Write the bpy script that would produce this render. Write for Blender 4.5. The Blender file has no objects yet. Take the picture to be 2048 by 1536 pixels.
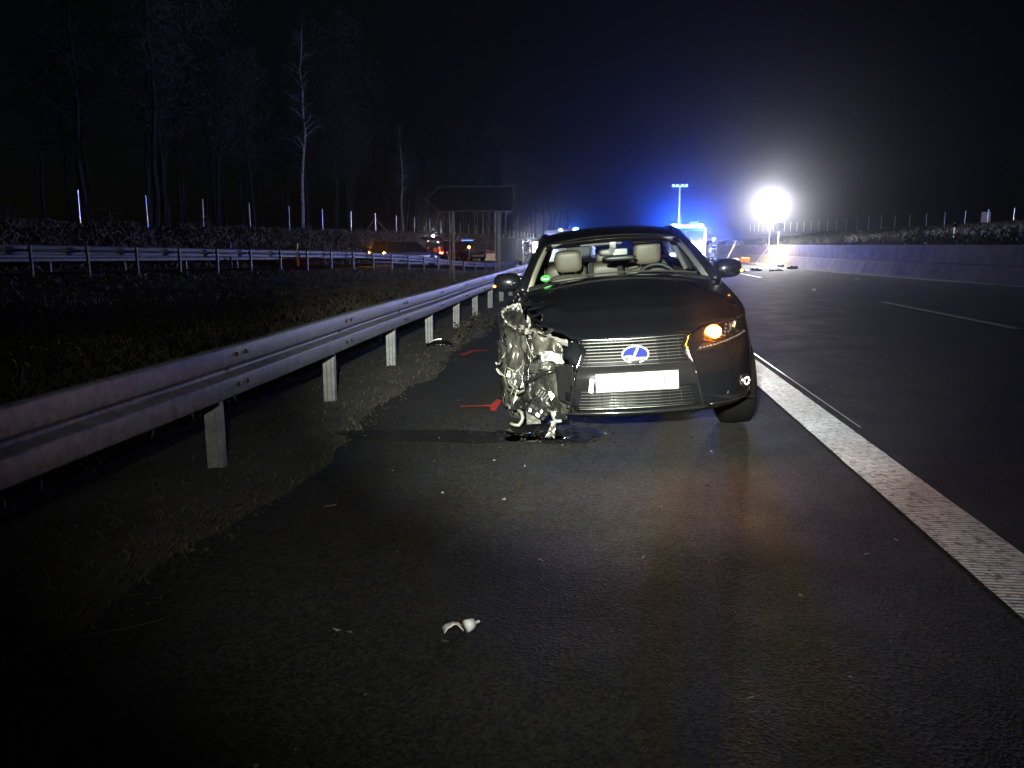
import bpy, bmesh, math, random
import numpy as np
from mathutils import Vector, Matrix, noise
R = math.radians
PI = math.pi
sc = bpy.context.scene
COL = sc.collection
rnd = random.Random(7)

# ------------------------------------------------------------------ camera, world, lamps, exposure
cd = bpy.data.cameras.new('camera'); cam = bpy.data.objects.new('camera', cd); COL.objects.link(cam)
cd.sensor_width = 36.0; cd.lens = 1600 / 2048 * 36.0; cd.clip_start = 0.05; cd.clip_end = 2000
cam.location = (0, 0, 1.33); cam.rotation_euler = (R(90 - 9.857), 0, R(6.011))
sc.camera = cam
w = bpy.data.worlds.new('World'); sc.world = w; w.use_nodes = True
wn = w.node_tree.nodes; wl = w.node_tree.links
bg = wn['Background']; sky = wn.new('ShaderNodeTexSky'); sky.sky_type = 'NISHITA'; sky.sun_disc = False
sky.sun_elevation = R(12); sky.sun_rotation = R(150)
wl.new(sky.outputs[0], bg.inputs[0]); bg.inputs[1].default_value = 0.00034
sc.view_settings.view_transform = 'Standard'; sc.view_settings.look = 'None'
sc.view_settings.exposure = 0.0; sc.view_settings.gamma = 1.0; sc.view_settings.use_curve_mapping = False
FLASH = 9500.0; SPILL = 500.0; BALLOON = 400.0; BLUE = 4.0; HAZE = 0.0012
# the photographer's torch, held just above and left of the camera
fd = bpy.data.lights.new('torch', 'SPOT'); fl = bpy.data.objects.new('torch', fd); COL.objects.link(fl)
fd.energy = FLASH; fd.spot_size = R(54); fd.spot_blend = 1.0; fd.shadow_soft_size = 0.03; fd.color = (0.98, 1.0, 0.90)
fl.location = (-0.16, 0.0, 1.66)
fl.rotation_euler = (Vector((0.18, 6.4, 1.42)) - Vector(fl.location)).to_track_quat('-Z', 'Y').to_euler()
sd_ = bpy.data.lights.new('torch_spill', 'SPOT'); sl_ = bpy.data.objects.new('torch_spill', sd_); COL.objects.link(sl_)
sd_.energy = SPILL; sd_.spot_size = R(96); sd_.spot_blend = 1.0; sd_.shadow_soft_size = 0.03; sd_.color = fd.color
sl_.location = fl.location; sl_.rotation_euler = fl.rotation_euler
cy = sc.cycles
cy.use_denoising = True
try: cy.denoiser = 'OPENIMAGEDENOISE'
except Exception: pass
cy.max_bounces = 7; cy.diffuse_bounces = 2; cy.glossy_bounces = 3; cy.transmission_bounces = 4
cy.transparent_max_bounces = 12; cy.volume_bounces = 0; cy.caustics_reflective = False; cy.caustics_refractive = False
cy.sample_clamp_indirect = 4.0

# ------------------------------------------------------------------ materials
def mat(name, col, rough=0.5, metal=0.0, coat=0.0, spec=0.5, var=0.0, vscale=8.0, bump=0.0, bscale=60.0, col2=None, vdetail=6.0, wet=0.0):
    m = bpy.data.materials.new(name); m.use_nodes = True
    n = m.node_tree.nodes; l = m.node_tree.links; b = n['Principled BSDF']
    b.inputs['Base Color'].default_value = (*col, 1); b.inputs['Roughness'].default_value = rough
    b.inputs['Metallic'].default_value = metal; b.inputs['Coat Weight'].default_value = coat
    b.inputs['Coat Roughness'].default_value = 0.06
    b.inputs['Specular IOR Level'].default_value = spec
    tc = n.new('ShaderNodeTexCoord')
    if var > 0 or col2:
        t = n.new('ShaderNodeTexNoise'); t.inputs['Scale'].default_value = vscale; t.inputs['Detail'].default_value = vdetail
        t.inputs['Roughness'].default_value = 0.65
        l.new(tc.outputs['Object'], t.inputs[0])
        r = n.new('ShaderNodeValToRGB'); l.new(t.outputs[0], r.inputs[0])
        c2 = col2 or tuple(c * (1 + var) for c in col); c1 = col if col2 else tuple(c * (1 - var) for c in col)
        r.color_ramp.elements[0].position = 0.35; r.color_ramp.elements[1].position = 0.68
        r.color_ramp.elements[0].color = (*c1, 1); r.color_ramp.elements[1].color = (*c2, 1)
        l.new(r.outputs[0], b.inputs['Base Color'])
        if wet:
            mr = n.new('ShaderNodeMapRange'); l.new(t.outputs[0], mr.inputs[0])
            mr.inputs[1].default_value = 0.35; mr.inputs[2].default_value = 0.65
            mr.inputs[3].default_value = rough - wet; mr.inputs[4].default_value = rough + wet
            l.new(mr.outputs[0], b.inputs['Roughness'])
    if bump > 0:
        t2 = n.new('ShaderNodeTexNoise'); t2.inputs['Scale'].default_value = bscale; t2.inputs['Detail'].default_value = 4
        l.new(tc.outputs['Object'], t2.inputs[0])
        bp = n.new('ShaderNodeBump'); bp.inputs['Strength'].default_value = bump; bp.inputs['Distance'].default_value = 0.01
        l.new(t2.outputs[0], bp.inputs['Height']); l.new(bp.outputs[0], b.inputs['Normal'])
    return m
def emit(name, col, s):
    m = bpy.data.materials.new(name); m.use_nodes = True
    n = m.node_tree.nodes; b = n['Principled BSDF']
    b.inputs['Base Color'].default_value = (0, 0, 0, 1)
    b.inputs['Emission Color'].default_value = (*col, 1); b.inputs['Emission Strength'].default_value = s
    return m
def glass(name, tint=(0.9, 0.95, 0.92), refl=0.06, rough=0.02):
    m = bpy.data.materials.new(name); m.use_nodes = True
    n = m.node_tree.nodes; l = m.node_tree.links; n.remove(n['Principled BSDF'])
    t = n.new('ShaderNodeBsdfTransparent'); t.inputs[0].default_value = (*tint, 1)
    g = n.new('ShaderNodeBsdfGlossy'); g.inputs['Roughness'].default_value = rough
    f = n.new('ShaderNodeLayerWeight'); f.inputs[0].default_value = 0.5
    q = n.new('ShaderNodeMath'); q.operation = 'POWER'; q.inputs[1].default_value = 5.0; l.new(f.outputs['Facing'], q.inputs[0])
    a = n.new('ShaderNodeMath'); a.operation = 'MULTIPLY_ADD'; a.inputs[1].default_value = 0.9; a.inputs[2].default_value = refl; a.use_clamp = True
    mx = n.new('ShaderNodeMixShader'); l.new(q.outputs[0], a.inputs[0]); l.new(a.outputs[0], mx.inputs[0])
    l.new(t.outputs[0], mx.inputs[1]); l.new(g.outputs[0], mx.inputs[2]); l.new(mx.outputs[0], n['Material Output'].inputs[0])
    return m
def asphalt():
    m = bpy.data.materials.new('asphalt'); m.use_nodes = True
    n = m.node_tree.nodes; l = m.node_tree.links; b = n['Principled BSDF']
    tc = n.new('ShaderNodeTexCoord')
    def nz(s, d=5, r=0.6):
        t = n.new('ShaderNodeTexNoise'); t.inputs['Scale'].default_value = s; t.inputs['Detail'].default_value = d
        t.inputs['Roughness'].default_value = r; l.new(tc.outputs['Object'], t.inputs[0]); return t
    def ramp(src, p0, c0, p1, c1):
        r = n.new('ShaderNodeValToRGB'); l.new(src, r.inputs[0]); e = r.color_ramp.elements
        e[0].position = p0; e[0].color = (*c0, 1); e[1].position = p1; e[1].color = (*c1, 1); return r
    big = ramp(nz(0.9).outputs[0], 0.3, (0.0135, 0.014, 0.0128), 0.7, (0.0245, 0.025, 0.0222))
    vo = n.new('ShaderNodeTexVoronoi'); vo.inputs['Scale'].default_value = 85; l.new(tc.outputs['Object'], vo.inputs[0])
    sp = ramp(vo.outputs['Color'], 0.25, (0.52, 0.52, 0.52), 0.95, (1.8, 1.75, 1.6))
    mx = n.new('ShaderNodeMix'); mx.data_type = 'RGBA'; mx.blend_type = 'MULTIPLY'; mx.inputs[0].default_value = 1
    l.new(big.outputs[0], mx.inputs[6]); l.new(sp.outputs[0], mx.inputs[7])
    # sparse pale grit
    v2 = n.new('ShaderNodeTexVoronoi'); v2.inputs['Scale'].default_value = 34; l.new(tc.outputs['Object'], v2.inputs[0])
    g = ramp(v2.outputs['Distance'], 0.05, (1, 1, 1), 0.085, (0, 0, 0))
    sel = n.new('ShaderNodeSeparateColor'); l.new(v2.outputs['Color'], sel.inputs[0])
    th = n.new('ShaderNodeMath'); th.operation = 'GREATER_THAN'; th.inputs[1].default_value = 0.955; l.new(sel.outputs[0], th.inputs[0])
    mm = n.new('ShaderNodeMath'); mm.operation = 'MULTIPLY'; l.new(th.outputs[0], mm.inputs[0]); l.new(g.outputs[0], mm.inputs[1])
    mx2 = n.new('ShaderNodeMix'); mx2.data_type = 'RGBA'; l.new(mm.outputs[0], mx2.inputs[0]); l.new(mx.outputs[2], mx2.inputs[6])
    mx2.inputs[7].default_value = (0.22, 0.21, 0.18, 1)
    l.new(mx2.outputs[2], b.inputs['Base Color']); b.inputs['Specular IOR Level'].default_value = 0.16
    mr = n.new('ShaderNodeMapRange'); l.new(nz(1.7).outputs[0], mr.inputs[0]); mr.inputs[1].default_value = 0.3; mr.inputs[2].default_value = 0.7
    mr.inputs[3].default_value = 0.62; mr.inputs[4].default_value = 0.82; l.new(mr.outputs[0], b.inputs['Roughness'])
    bp = n.new('ShaderNodeBump'); bp.inputs['Strength'].default_value = 0.8; bp.inputs['Distance'].default_value = 0.006
    ad = n.new('ShaderNodeMath'); ad.operation = 'ADD'; l.new(vo.outputs['Distance'], ad.inputs[0]); l.new(nz(90, 3).outputs[0], ad.inputs[1])
    l.new(ad.outputs[0], bp.inputs['Height']); l.new(bp.outputs[0], b.inputs['Normal'])
    return m
def line_paint():
    m = mat('line_paint', (0.62, 0.63, 0.67), 0.45, var=0.3, vscale=1.1)
    n = m.node_tree.nodes; l = m.node_tree.links; b = n['Principled BSDF']
    tc = n.new('ShaderNodeTexCoord')
    wv = n.new('ShaderNodeTexWave'); wv.bands_direction = 'Y'; wv.inputs['Scale'].default_value = 11.0; wv.inputs['Distortion'].default_value = 1.2
    wv.inputs['Detail'].default_value = 2; wv.inputs['Detail Scale'].default_value = 6
    l.new(tc.outputs['Object'], wv.inputs[0])
    nz = n.new('ShaderNodeTexNoise'); nz.inputs['Scale'].default_value = 55; l.new(tc.outputs['Object'], nz.inputs[0])
    ad = n.new('ShaderNodeMath'); ad.operation = 'ADD'; l.new(wv.outputs[0], ad.inputs[0]); l.new(nz.outputs[0], ad.inputs[1])
    bp = n.new('ShaderNodeBump'); bp.inputs['Strength'].default_value = 0.9; bp.inputs['Distance'].default_value = 0.012
    l.new(ad.outputs[0], bp.inputs['Height']); l.new(bp.outputs[0], b.inputs['Normal'])
    # worn dark flecks
    old = b.inputs['Base Color'].links[0].from_socket
    n2 = n.new('ShaderNodeTexNoise'); n2.inputs['Scale'].default_value = 26; n2.inputs['Detail'].default_value = 8; n2.inputs['Roughness'].default_value = 0.75
    l.new(tc.outputs['Object'], n2.inputs[0])
    r = n.new('ShaderNodeValToRGB'); l.new(n2.outputs[0], r.inputs[0]); e = r.color_ramp.elements
    e[0].position = 0.36; e[0].color = (0.09, 0.09, 0.10, 1); e[1].position = 0.52; e[1].color = (1, 1, 1, 1)
    mx = n.new('ShaderNodeMix'); mx.data_type = 'RGBA'; mx.blend_type = 'MULTIPLY'; mx.inputs[0].default_value = 1
    l.new(old, mx.inputs[6]); l.new(r.outputs[0], mx.inputs[7]); l.new(mx.outputs[2], b.inputs['Base Color'])
    return m
M = dict(
    asphalt=asphalt(), line=line_paint(),
    soil=mat('soil', (0.014, 0.014, 0.009), 0.95, col2=(0.046, 0.042, 0.030), vscale=1.6, bump=1.0, bscale=25, vdetail=9),
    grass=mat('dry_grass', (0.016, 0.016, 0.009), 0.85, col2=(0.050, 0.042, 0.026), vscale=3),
    litgrass=mat('lit_dry_grass', (0.065, 0.062, 0.042), 0.85, col2=(0.16, 0.14, 0.095), vscale=1.5),  # brighter copy of the dry grass, colour raised where little light reaches
    galv=mat('galvanised_steel', (0.125, 0.130, 0.142), 0.58, 0.45, var=0.42, vscale=20, bump=0.15, bscale=18, wet=0.08),
    galvpost=mat('galvanised_post', (0.20, 0.205, 0.195), 0.55, 0.35, var=0.3, vscale=14, bump=0.2, bscale=30),
    concrete=mat('concrete', (0.27, 0.205, 0.125), 0.85, var=0.32, vscale=2.2, bump=0.5, bscale=20),
    gravel=mat('gravel', (0.20, 0.18, 0.14), 0.95, var=0.5, vscale=12, bump=1.0, bscale=30),
    seal=mat('bitumen_joint_sheen', (0.45, 0.45, 0.47), 0.3, 0.2, var=0.3, vscale=5),  # pale tone paints the balloon lamp's sheen onto dark bitumen
    black=mat('black_car_paint', (0.0035, 0.004, 0.005), 0.30, 0.0, coat=1.0, spec=0.1),
    bluelit=mat('dark_paint_blue_lit', (0.10, 0.105, 0.14), 0.25, 0.5, coat=1.0),  # dark car paint, lightened by the bluish light reflected in its sides
    blackblue=mat('dark_blue_paint', (0.02, 0.022, 0.05), 0.25, 0.4, coat=1.0),
    gloss=mat('black_gloss_plastic', (0.008, 0.008, 0.008), 0.16),
    plas=mat('black_plastic', (0.014, 0.014, 0.014), 0.45, bump=0.1),
    rubber=mat('rubber', (0.0035, 0.0035, 0.0035), 0.85, spec=0.05, bump=0.4, bscale=50),
    tread=mat('dusty_tyre_tread', (0.05, 0.049, 0.04), 0.85, var=0.4, vscale=20, bump=0.6, bscale=60),
    chrome=mat('chrome', (0.55, 0.56, 0.54), 0.2, 1.0),
    slat=mat('dark_chrome', (0.20, 0.20, 0.175), 0.28, 1.0),
    alu=mat('bare_aluminium', (0.27, 0.27, 0.235), 0.30, 0.9, var=0.35, vscale=25, bump=0.4, bscale=40),
    crush=mat('scraped_black_paint', (0.010, 0.010, 0.010), 0.26, 0.5, col2=(0.038, 0.038, 0.031), vscale=9, bump=0.6, bscale=22, coat=0.6),
    primer=mat('torn_pale_edge', (0.15, 0.15, 0.12), 0.5, 0.2, var=0.35, vscale=30),
    brokenlens=mat('clouded_lamp_shell', (0.42, 0.43, 0.40), 0.3, 0.2, col2=(0.05, 0.05, 0.05), vscale=30, bump=0.6, bscale=50),
    olive=mat('dusty_liner', (0.012, 0.012, 0.009), 0.42, 0.3, col2=(0.075, 0.075, 0.055), vscale=14, bump=0.5, bscale=30),
    whitep=mat('white_plastic', (0.82, 0.82, 0.80), 0.35),
    leather=mat('beige_leather', (0.075, 0.063, 0.044), 0.5, var=0.08, vscale=12, bump=0.1, bscale=120),
    seam=mat('leather_seam', (0.10, 0.08, 0.05), 0.7),
    trimdark=mat('grey_headliner', (0.09, 0.09, 0.085), 0.8),
    trim=mat('cream_pillar_trim', (0.20, 0.195, 0.14), 0.6),
    dash=mat('dark_dashboard', (0.008, 0.008, 0.008), 0.6, bump=0.2, bscale=200),
    glass=glass('car_glass'), dglass=mat('dark_vehicle_glass', (0.006, 0.007, 0.009), 0.06, spec=0.8),
    lens=glass('lamp_lens', (0.95, 0.95, 0.95), 0.08),
    plate=mat('plate_reflective_white', (0.93, 0.94, 0.92), 0.42, 0.0, spec=1.0),
    platechar=mat('plate_character', (0.017, 0.018, 0.019), 0.9, spec=0.02),
    badgeblue=mat('badge_blue', (0.006, 0.012, 0.11), 0.35),
    mirror=mat('mirror_glass', (0.45, 0.47, 0.45), 0.12, 1.0),
    green=mat('sticker_green', (0.03, 0.42, 0.05), 0.5), ink=mat('sticker_ink', (0.01, 0.03, 0.01), 0.5),
    red=mat('fire_engine_red', (0.42, 0.012, 0.012), 0.35, coat=0.8), white=mat('vehicle_white', (0.78, 0.79, 0.78), 0.4, coat=0.4),
    yellow=mat('fluorescent_yellow', (0.75, 0.80, 0.06), 0.5), refl=mat('reflective_tape', (0.85, 0.86, 0.84), 0.35, 0.3),
    jacket=mat('navy_fire_jacket', (0.018, 0.02, 0.035), 0.8, bump=0.4, bscale=40), skin=mat('skin', (0.45, 0.28, 0.2), 0.6),
    shutter=mat('aluminium_shutter', (0.52, 0.53, 0.55), 0.4, 0.7),
    dgrey=mat('dark_grey_metal', (0.06, 0.062, 0.065), 0.5, 0.4, bump=0.2, bscale=10),
    tarp=mat('dark_truck_tarpaulin', (0.012, 0.013, 0.014), 0.7, bump=0.5, bscale=4, var=0.2),
    signback=mat('sign_back_grey', (0.010, 0.0105, 0.011), 0.8, 0.0, spec=0.05, var=0.15), postw=mat('white_fence_post', (0.88, 0.89, 0.92), 0.38, 0.85, var=0.05),
    wire=mat('fence_wire', (0.10, 0.10, 0.10), 0.5, 0.6), timber=mat('pale_timber', (0.42, 0.32, 0.18), 0.7, var=0.25),
    orange=mat('orange_case', (0.75, 0.22, 0.01), 0.5), bark=mat('dark_bark', (0.028, 0.026, 0.020), 0.9, var=0.4, vscale=3, bump=0.6),
    birch=mat('birch_bark', (0.10, 0.095, 0.08), 0.7, col2=(0.60, 0.60, 0.55), vscale=5, bump=0.4),
    twig=mat('bare_twigs', (0.075, 0.070, 0.052), 0.9), bush=mat('dark_leaves', (0.045, 0.05, 0.028), 0.8),
    conifer=mat('pine_needles', (0.060, 0.072, 0.040), 0.8, var=0.3),
    spray=mat('red_spray_paint', (0.34, 0.02, 0.014), 0.6, var=0.3, vscale=30), oil=mat('wet_oil', (0.008, 0.008, 0.007), 0.34, var=0.4, bump=0.4, bscale=90),
    silver=mat('satin_silver', (0.55, 0.56, 0.56), 0.5, 0.4),
    bentsheet=mat('bent_grey_sheet', (0.045, 0.045, 0.038), 0.24, 0.55, col2=(0.10, 0.10, 0.085), vscale=6, bump=0.3, bscale=12),
    crest=mat('black_paint_edge', (0.004, 0.004, 0.005), 0.22, spec=1.0),
    stain=mat('damp_asphalt', (0.015, 0.015, 0.014), 0.6, bump=0.8, bscale=80),
    amber=emit('amber_indicator', (1.0, 0.22, 0.008), 620.0), amberfar=emit('amber_flasher', (1.0, 0.30, 0.03), 260.0),
    ambers=emit('mirror_indicator', (1.0, 0.40, 0.06), 9.0),
    taillight=emit('red_tail_light', (1.0, 0.06, 0.01), 250.0),
    blue=emit('blue_beacon_light', (0.012, 0.085, 1.0), 2600.0 * BLUE), blues=emit('small_blue_beacon', (0.03, 0.16, 1.0), 110.0 * BLUE),
    ball=emit('balloon_lamp_light', (1.0, 0.95, 0.86), BALLOON), barblue=emit('light_bar_blue', (0.04, 0.30, 1.0), 120.0), bluesheen=emit('blue_roof_sheen', (0.03, 0.16, 1.0), 6.0), work=emit('work_lamp_light', (1.0, 0.97, 0.88), 500.0),
    headl=emit('white_headlamp', (0.9, 0.93, 1.0), 60.0))

# ------------------------------------------------------------------ mesh helpers
def mkobj(name, verts, faces, m, parent=None, smooth=False, loc=None):
    me = bpy.data.meshes.new(name); me.from_pydata([tuple(v) for v in verts], [], [tuple(f) for f in faces]); me.update()
    if m: me.materials.append(M[m] if isinstance(m, str) else m)
    if smooth:
        me.polygons.foreach_set('use_smooth', [True] * len(me.polygons))
    o = bpy.data.objects.new(name, me); COL.objects.link(o)
    if parent: o.parent = parent
    if loc is not None: o.location = loc
    return o
class MB:
    def __init__(s): s.v = []; s.f = []
    def add(s, v, f):
        k = len(s.v); s.v += [tuple(p) for p in v]; s.f += [tuple(i + k for i in q) for q in f]; return s
    def box(s, c, d, mt=None, taper=1.0):
        v = []
        for z in (-1, 1):
            t = taper if z > 0 else 1
            for y in (-1, 1):
                for x in (-1, 1): v.append(Vector((x * d[0] / 2 * t, y * d[1] / 2 * t, z * d[2] / 2)))
        if mt: v = [mt @ p for p in v]
        v = [p + Vector(c) for p in v]
        return s.add(v, [(0, 2, 3, 1), (4, 5, 7, 6), (0, 1, 5, 4), (2, 6, 7, 3), (0, 4, 6, 2), (1, 3, 7, 5)])
    def tube(s, pts, r, n=8, cap=True, sy=1.0):
        pts = [Vector(p) for p in pts]; rr = r if isinstance(r, (list, tuple)) else [r] * len(pts)
        up = Vector((0, 0, 1)); vs = []; fs = []
        for i, p in enumerate(pts):
            d = (pts[min(i + 1, len(pts) - 1)] - pts[max(i - 1, 0)])
            if d.length < 1e-9: d = Vector((0, 0, 1))
            d.normalize(); a = d.cross(up)
            if a.length < 1e-3: a = d.cross(Vector((0, 1, 0)))
            a.normalize(); b = d.cross(a)
            for k in range(n):
                t = 2 * PI * k / n; vs.append(p + a * math.cos(t) * rr[i] + b * math.sin(t) * rr[i] * sy)
        for i in range(len(pts) - 1):
            for k in range(n): fs.append((i * n + k, i * n + (k + 1) % n, (i + 1) * n + (k + 1) % n, (i + 1) * n + k))
        if cap: fs += [tuple(range(n))[::-1], tuple(range((len(pts) - 1) * n, len(pts) * n))]
        return s.add(vs, fs)
    def ell(s, c, r, nu=14, nv=9, pw=1.0, mt=None):
        v = []; f = []
        def sg(x): return math.copysign(abs(x) ** pw, x)
        for j in range(nv + 1):
            a = -PI / 2 + PI * j / nv
            for i in range(nu):
                b = 2 * PI * i / nu
                p = Vector((r[0] * sg(math.cos(a)) * sg(math.cos(b)), r[1] * sg(math.cos(a)) * sg(math.sin(b)), r[2] * sg(math.sin(a))))
                if mt: p = mt @ p
                v.append(p + Vector(c))
        for j in range(nv):
            for i in range(nu): f.append((j * nu + i, j * nu + (i + 1) % nu, (j + 1) * nu + (i + 1) % nu, (j + 1) * nu + i))
        return s.add(v, f)
    def disc(s, c, r, th, axis='Y', n=20):
        e = {'X': Vector((1, 0, 0)), 'Y': Vector((0, 1, 0)), 'Z': Vector((0, 0, 1))}[axis] * th / 2
        return s.tube([Vector(c) - e, Vector(c) + e], r, n)
    def grid(s, fn, nu, nv):
        v = [fn(i / nu, j / nv) for j in range(nv + 1) for i in range(nu + 1)]
        f = [(j * (nu + 1) + i, j * (nu + 1) + i + 1, (j + 1) * (nu + 1) + i + 1, (j + 1) * (nu + 1) + i) for j in range(nv) for i in range(nu)]
        return s.add(v, f)
    def extr(s, poly, z0, z1, fn=None):
        n = len(poly); v = [(x, y, z0) for x, y in poly] + [(x, y, z1) for x, y in poly]
        if fn: v = [fn(*p) for p in v]
        return s.add(v, [tuple(range(n))[::-1], tuple(range(n, 2 * n))] + [(i, (i + 1) % n, (i + 1) % n + n, i + n) for i in range(n)])
    def build(s, name, m, parent=None, smooth=False, bevel=0.0, loc=None, solid=0.0, sub=0):
        o = mkobj(name, s.v, s.f, m, parent, smooth, loc)
        if solid:
            q = o.modifiers.new('solid', 'SOLIDIFY'); q.thickness = solid
        if bevel:
            q = o.modifiers.new('bevel', 'BEVEL'); q.width = bevel; q.segments = 2; q.limit_method = 'ANGLE'
        if sub:
            q = o.modifiers.new('sub', 'SUBSURF'); q.levels = sub; q.render_levels = sub
        return o
def tag(o, label, cat, group=None):
    o['label'] = label; o['category'] = cat
    if group: o['group'] = group
    return o
def thing(name, label, cat, loc=(0, 0, 0), rz=0, group=None):
    o = bpy.data.objects.new(name, None); COL.objects.link(o); o.location = loc; o.rotation_euler = (0, 0, rz); o.empty_display_size = .2
    return tag(o, label, cat, group)
def struct(o): o['kind'] = 'structure'; return o
def stuff(o): o['kind'] = 'stuff'; return o
def copy_tree(o, parent=None):
    c = o.copy(); COL.objects.link(c); c.parent = parent
    for ch in list(o.children): copy_tree(ch, c)
    return c
def sstep(a, b, x):
    t = np.clip((x - a) / (b - a), 0, 1); return t * t * (3 - 2 * t)
def bulk(name, V, F, m, parent=None):
    """numpy verts (n,3) and triangle faces (k,3)"""
    me = bpy.data.meshes.new(name); V = np.asarray(V, np.float32); F = np.asarray(F, np.int32)
    me.vertices.add(len(V)); me.vertices.foreach_set('co', V.ravel()); me.loops.add(F.size); me.loops.foreach_set('vertex_index', F.ravel())
    me.polygons.add(len(F)); k = F.shape[1]
    me.polygons.foreach_set('loop_start', np.arange(0, F.size, k, dtype=np.int32)); me.polygons.foreach_set('loop_total', np.full(len(F), k, np.int32))
    me.update(calc_edges=True); me.validate(); me.materials.append(M[m])
    o = bpy.data.objects.new(name, me); COL.objects.link(o)
    if parent: o.parent = parent
    return o

# ------------------------------------------------------------------ terrain
P0 = np.array([-16.53, 22.16]); HR = 0.243
TR = np.array([math.sin(HR), math.cos(HR)]); NR = np.array([-math.cos(HR), math.sin(HR)])
WALL = np.array([(26, -20), (22.5, 0), (17.8, 15), (14.14, 29.5), (12.85, 36.1), (12.2, 50), (12.45, 62), (12.5, 70), (12.6, 89), (13.5, 130), (17, 230), (22, 330)], float)
_y = np.arange(-20, 331, 1.0); _x = np.interp(_y, WALL[:, 1], WALL[:, 0])
for _ in range(3): _x = np.convolve(np.pad(_x, 6, mode='reflect', reflect_type='odd'), np.ones(13) / 13, 'valid')
WALL = np.stack([_x[::3], _y[::3]], -1)
def wallx(y): return np.interp(y, WALL[:, 1], WALL[:, 0])
def zramp(s): return np.interp(s, [-60, 0, 25, 40, 62, 80], [0.9, 0.32, 0.03, -0.04, 0.0, 0.0])
def zrail(s): return np.interp(s, [-60, 0, 18, 25, 28.7, 32.4, 36.8, 50, 60, 66], [0.9, 0.34, 0.06, -0.2, -0.48, -0.60, -0.74, -0.6, -0.3, 0.0])
def ztop(s): return float(np.interp(s, [-60, 0, 18, 25, 28.7, 32.4, 36.8, 50, 60], [2.4, 1.34, 1.01, .75, .47, .24, .05, .10, .3]))
def hnoise(x, y, sc_=0.15): return (np.sin(x * sc_ * 3.1 + 1.3) * np.cos(y * sc_ * 2.3) + np.sin(x * sc_ * 7.7 + y * sc_ * 5.1) * .4)
def ground(x, y):
    x = np.asarray(x, float); y = np.asarray(y, float)
    dx = x - P0[0]; dy = y - P0[1]; d = dx * NR[0] + dy * NR[1]; s = dx * TR[0] + dy * TR[1]
    zr = zramp(s)
    field = -0.32 * sstep(-1.9, -5.0, x) + 0.05 * hnoise(x, y, .5) * sstep(-2.6, -5, x)
    wgt = sstep(-4.0, -0.6, d)
    zl = field * (1 - wgt) + (zrail(s) - 0.02) * wgt
    emb = zr + (2.3 - zr) * sstep(9.5, 18.5, d) + 0.18 * hnoise(x, y, .35) * sstep(10, 16, d) + np.clip(d - 20, 0, 200) * 0.012
    zl = np.where(d > 0, np.where(d < 9, zr - 0.02 + (zrail(s) - zr) * (1 - sstep(0.3, 1.5, d)), emb), zl)
    left = np.where(x < -1.75, zl, -0.02)
    g = x - wallx(y)
    zrt = 1.05 + 0.085 * np.clip(g, 0, 60) + 0.12 * hnoise(x, y, .3)
    right = np.where(g > 0.35, zrt, -0.02)
    return np.where(x < 0, left, right)
xs = np.unique(np.concatenate([np.arange(-130, -40, 5), np.arange(-40, -18, 1.0), np.arange(-18, -6, 0.6), np.arange(-6, -1.5, 0.25), [-1.75, -1.2, 0, 4, 8], np.arange(11, 24, 0.45), np.arange(24, 50, 1.5), np.arange(50, 131, 6)]))
ys = np.unique(np.concatenate([np.arange(-20, 0, 2), np.arange(0, 30, 0.6), np.arange(30, 90, 1.2), np.arange(90, 330, 5)]))
X, Y = np.meshgrid(xs, ys); Z = ground(X, Y)
V = np.stack([X.ravel(), Y.ravel(), Z.ravel()], -1); nx = len(xs); ny = len(ys)
ii, jj = np.meshgrid(np.arange(nx - 1), np.arange(ny - 1)); a0 = (jj * nx + ii).ravel()
struct(bulk('ground', V, np.stack([a0, a0 + 1, a0 + nx + 1, a0 + nx], -1), 'soil'))

def ribbon(name, left, right, z, m, ysamp=None, n=None, kind=True):
    v = []; f = []
    for (a, b) in zip(left, right):
        v += [(a[0], a[1], z if not callable(z) else z(*a)), (b[0], b[1], z if not callable(z) else z(*b))]
    for i in range(len(left) - 1): f.append((2 * i, 2 * i + 1, 2 * i + 3, 2 * i + 2))
    o = mkobj(name, v, f, m)
    return struct(o) if kind else o
yy = np.concatenate([np.arange(-18, 40, 0.15), np.arange(40, 330, 3)])
ledge = [(-1.72 + 0.09 * math.sin(y * 1.7) + 0.07 * noise.noise(Vector((y * 2.1, 0, 0))) * 2, y) for y in yy]
ribbon('road', ledge, [(wallx(y) - 1.0, y) for y in yy], 0.0, 'asphalt')
ribbon('gravel_strip', [(wallx(y) - 1.35 + 0.25 * noise.noise(Vector((y * .8, 3, 0))), y) for y in yy], [(wallx(y) + 0.3, y) for y in yy], 0.006, 'gravel')
yr = np.arange(-45, 78, 2.0)
pr = [tuple(P0 + TR * s + NR * 1.55) for s in yr]; pl = [tuple(P0 + TR * s + NR * 7.6) for s in yr]
zf = lambda x, y: float(zramp((x - P0[0]) * TR[0] + (y - P0[1]) * TR[1])) + 0.004
ribbon('ramp_road', pl, pr, zf, 'asphalt')
M['dash_paint'] = mat('dash_paint', (0.80, 0.80, 0.78), 0.5, var=0.15, vscale=3)
def quadline(name, x0, x1, y0, y1, z, m='line', n=1):
    v = []; f = []
    for i in range(n + 1):
        y = y0 + (y1 - y0) * i / n
        j0 = 0.006 * noise.noise(Vector((y * 9, 1, 0))); j1 = 0.008 * noise.noise(Vector((y * 7, 5, 0)))
        v += [(x0 + j0, y, z), (x1 + j1, y, z)]
    for i in range(n): f.append((2 * i, 2 * i + 1, 2 * i + 3, 2 * i + 2))
    return mkobj(name, v, f, m)
e = quadline('edge_line', 1.545, 1.865, -6, 75, 0.008, n=540); struct(e)
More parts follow.
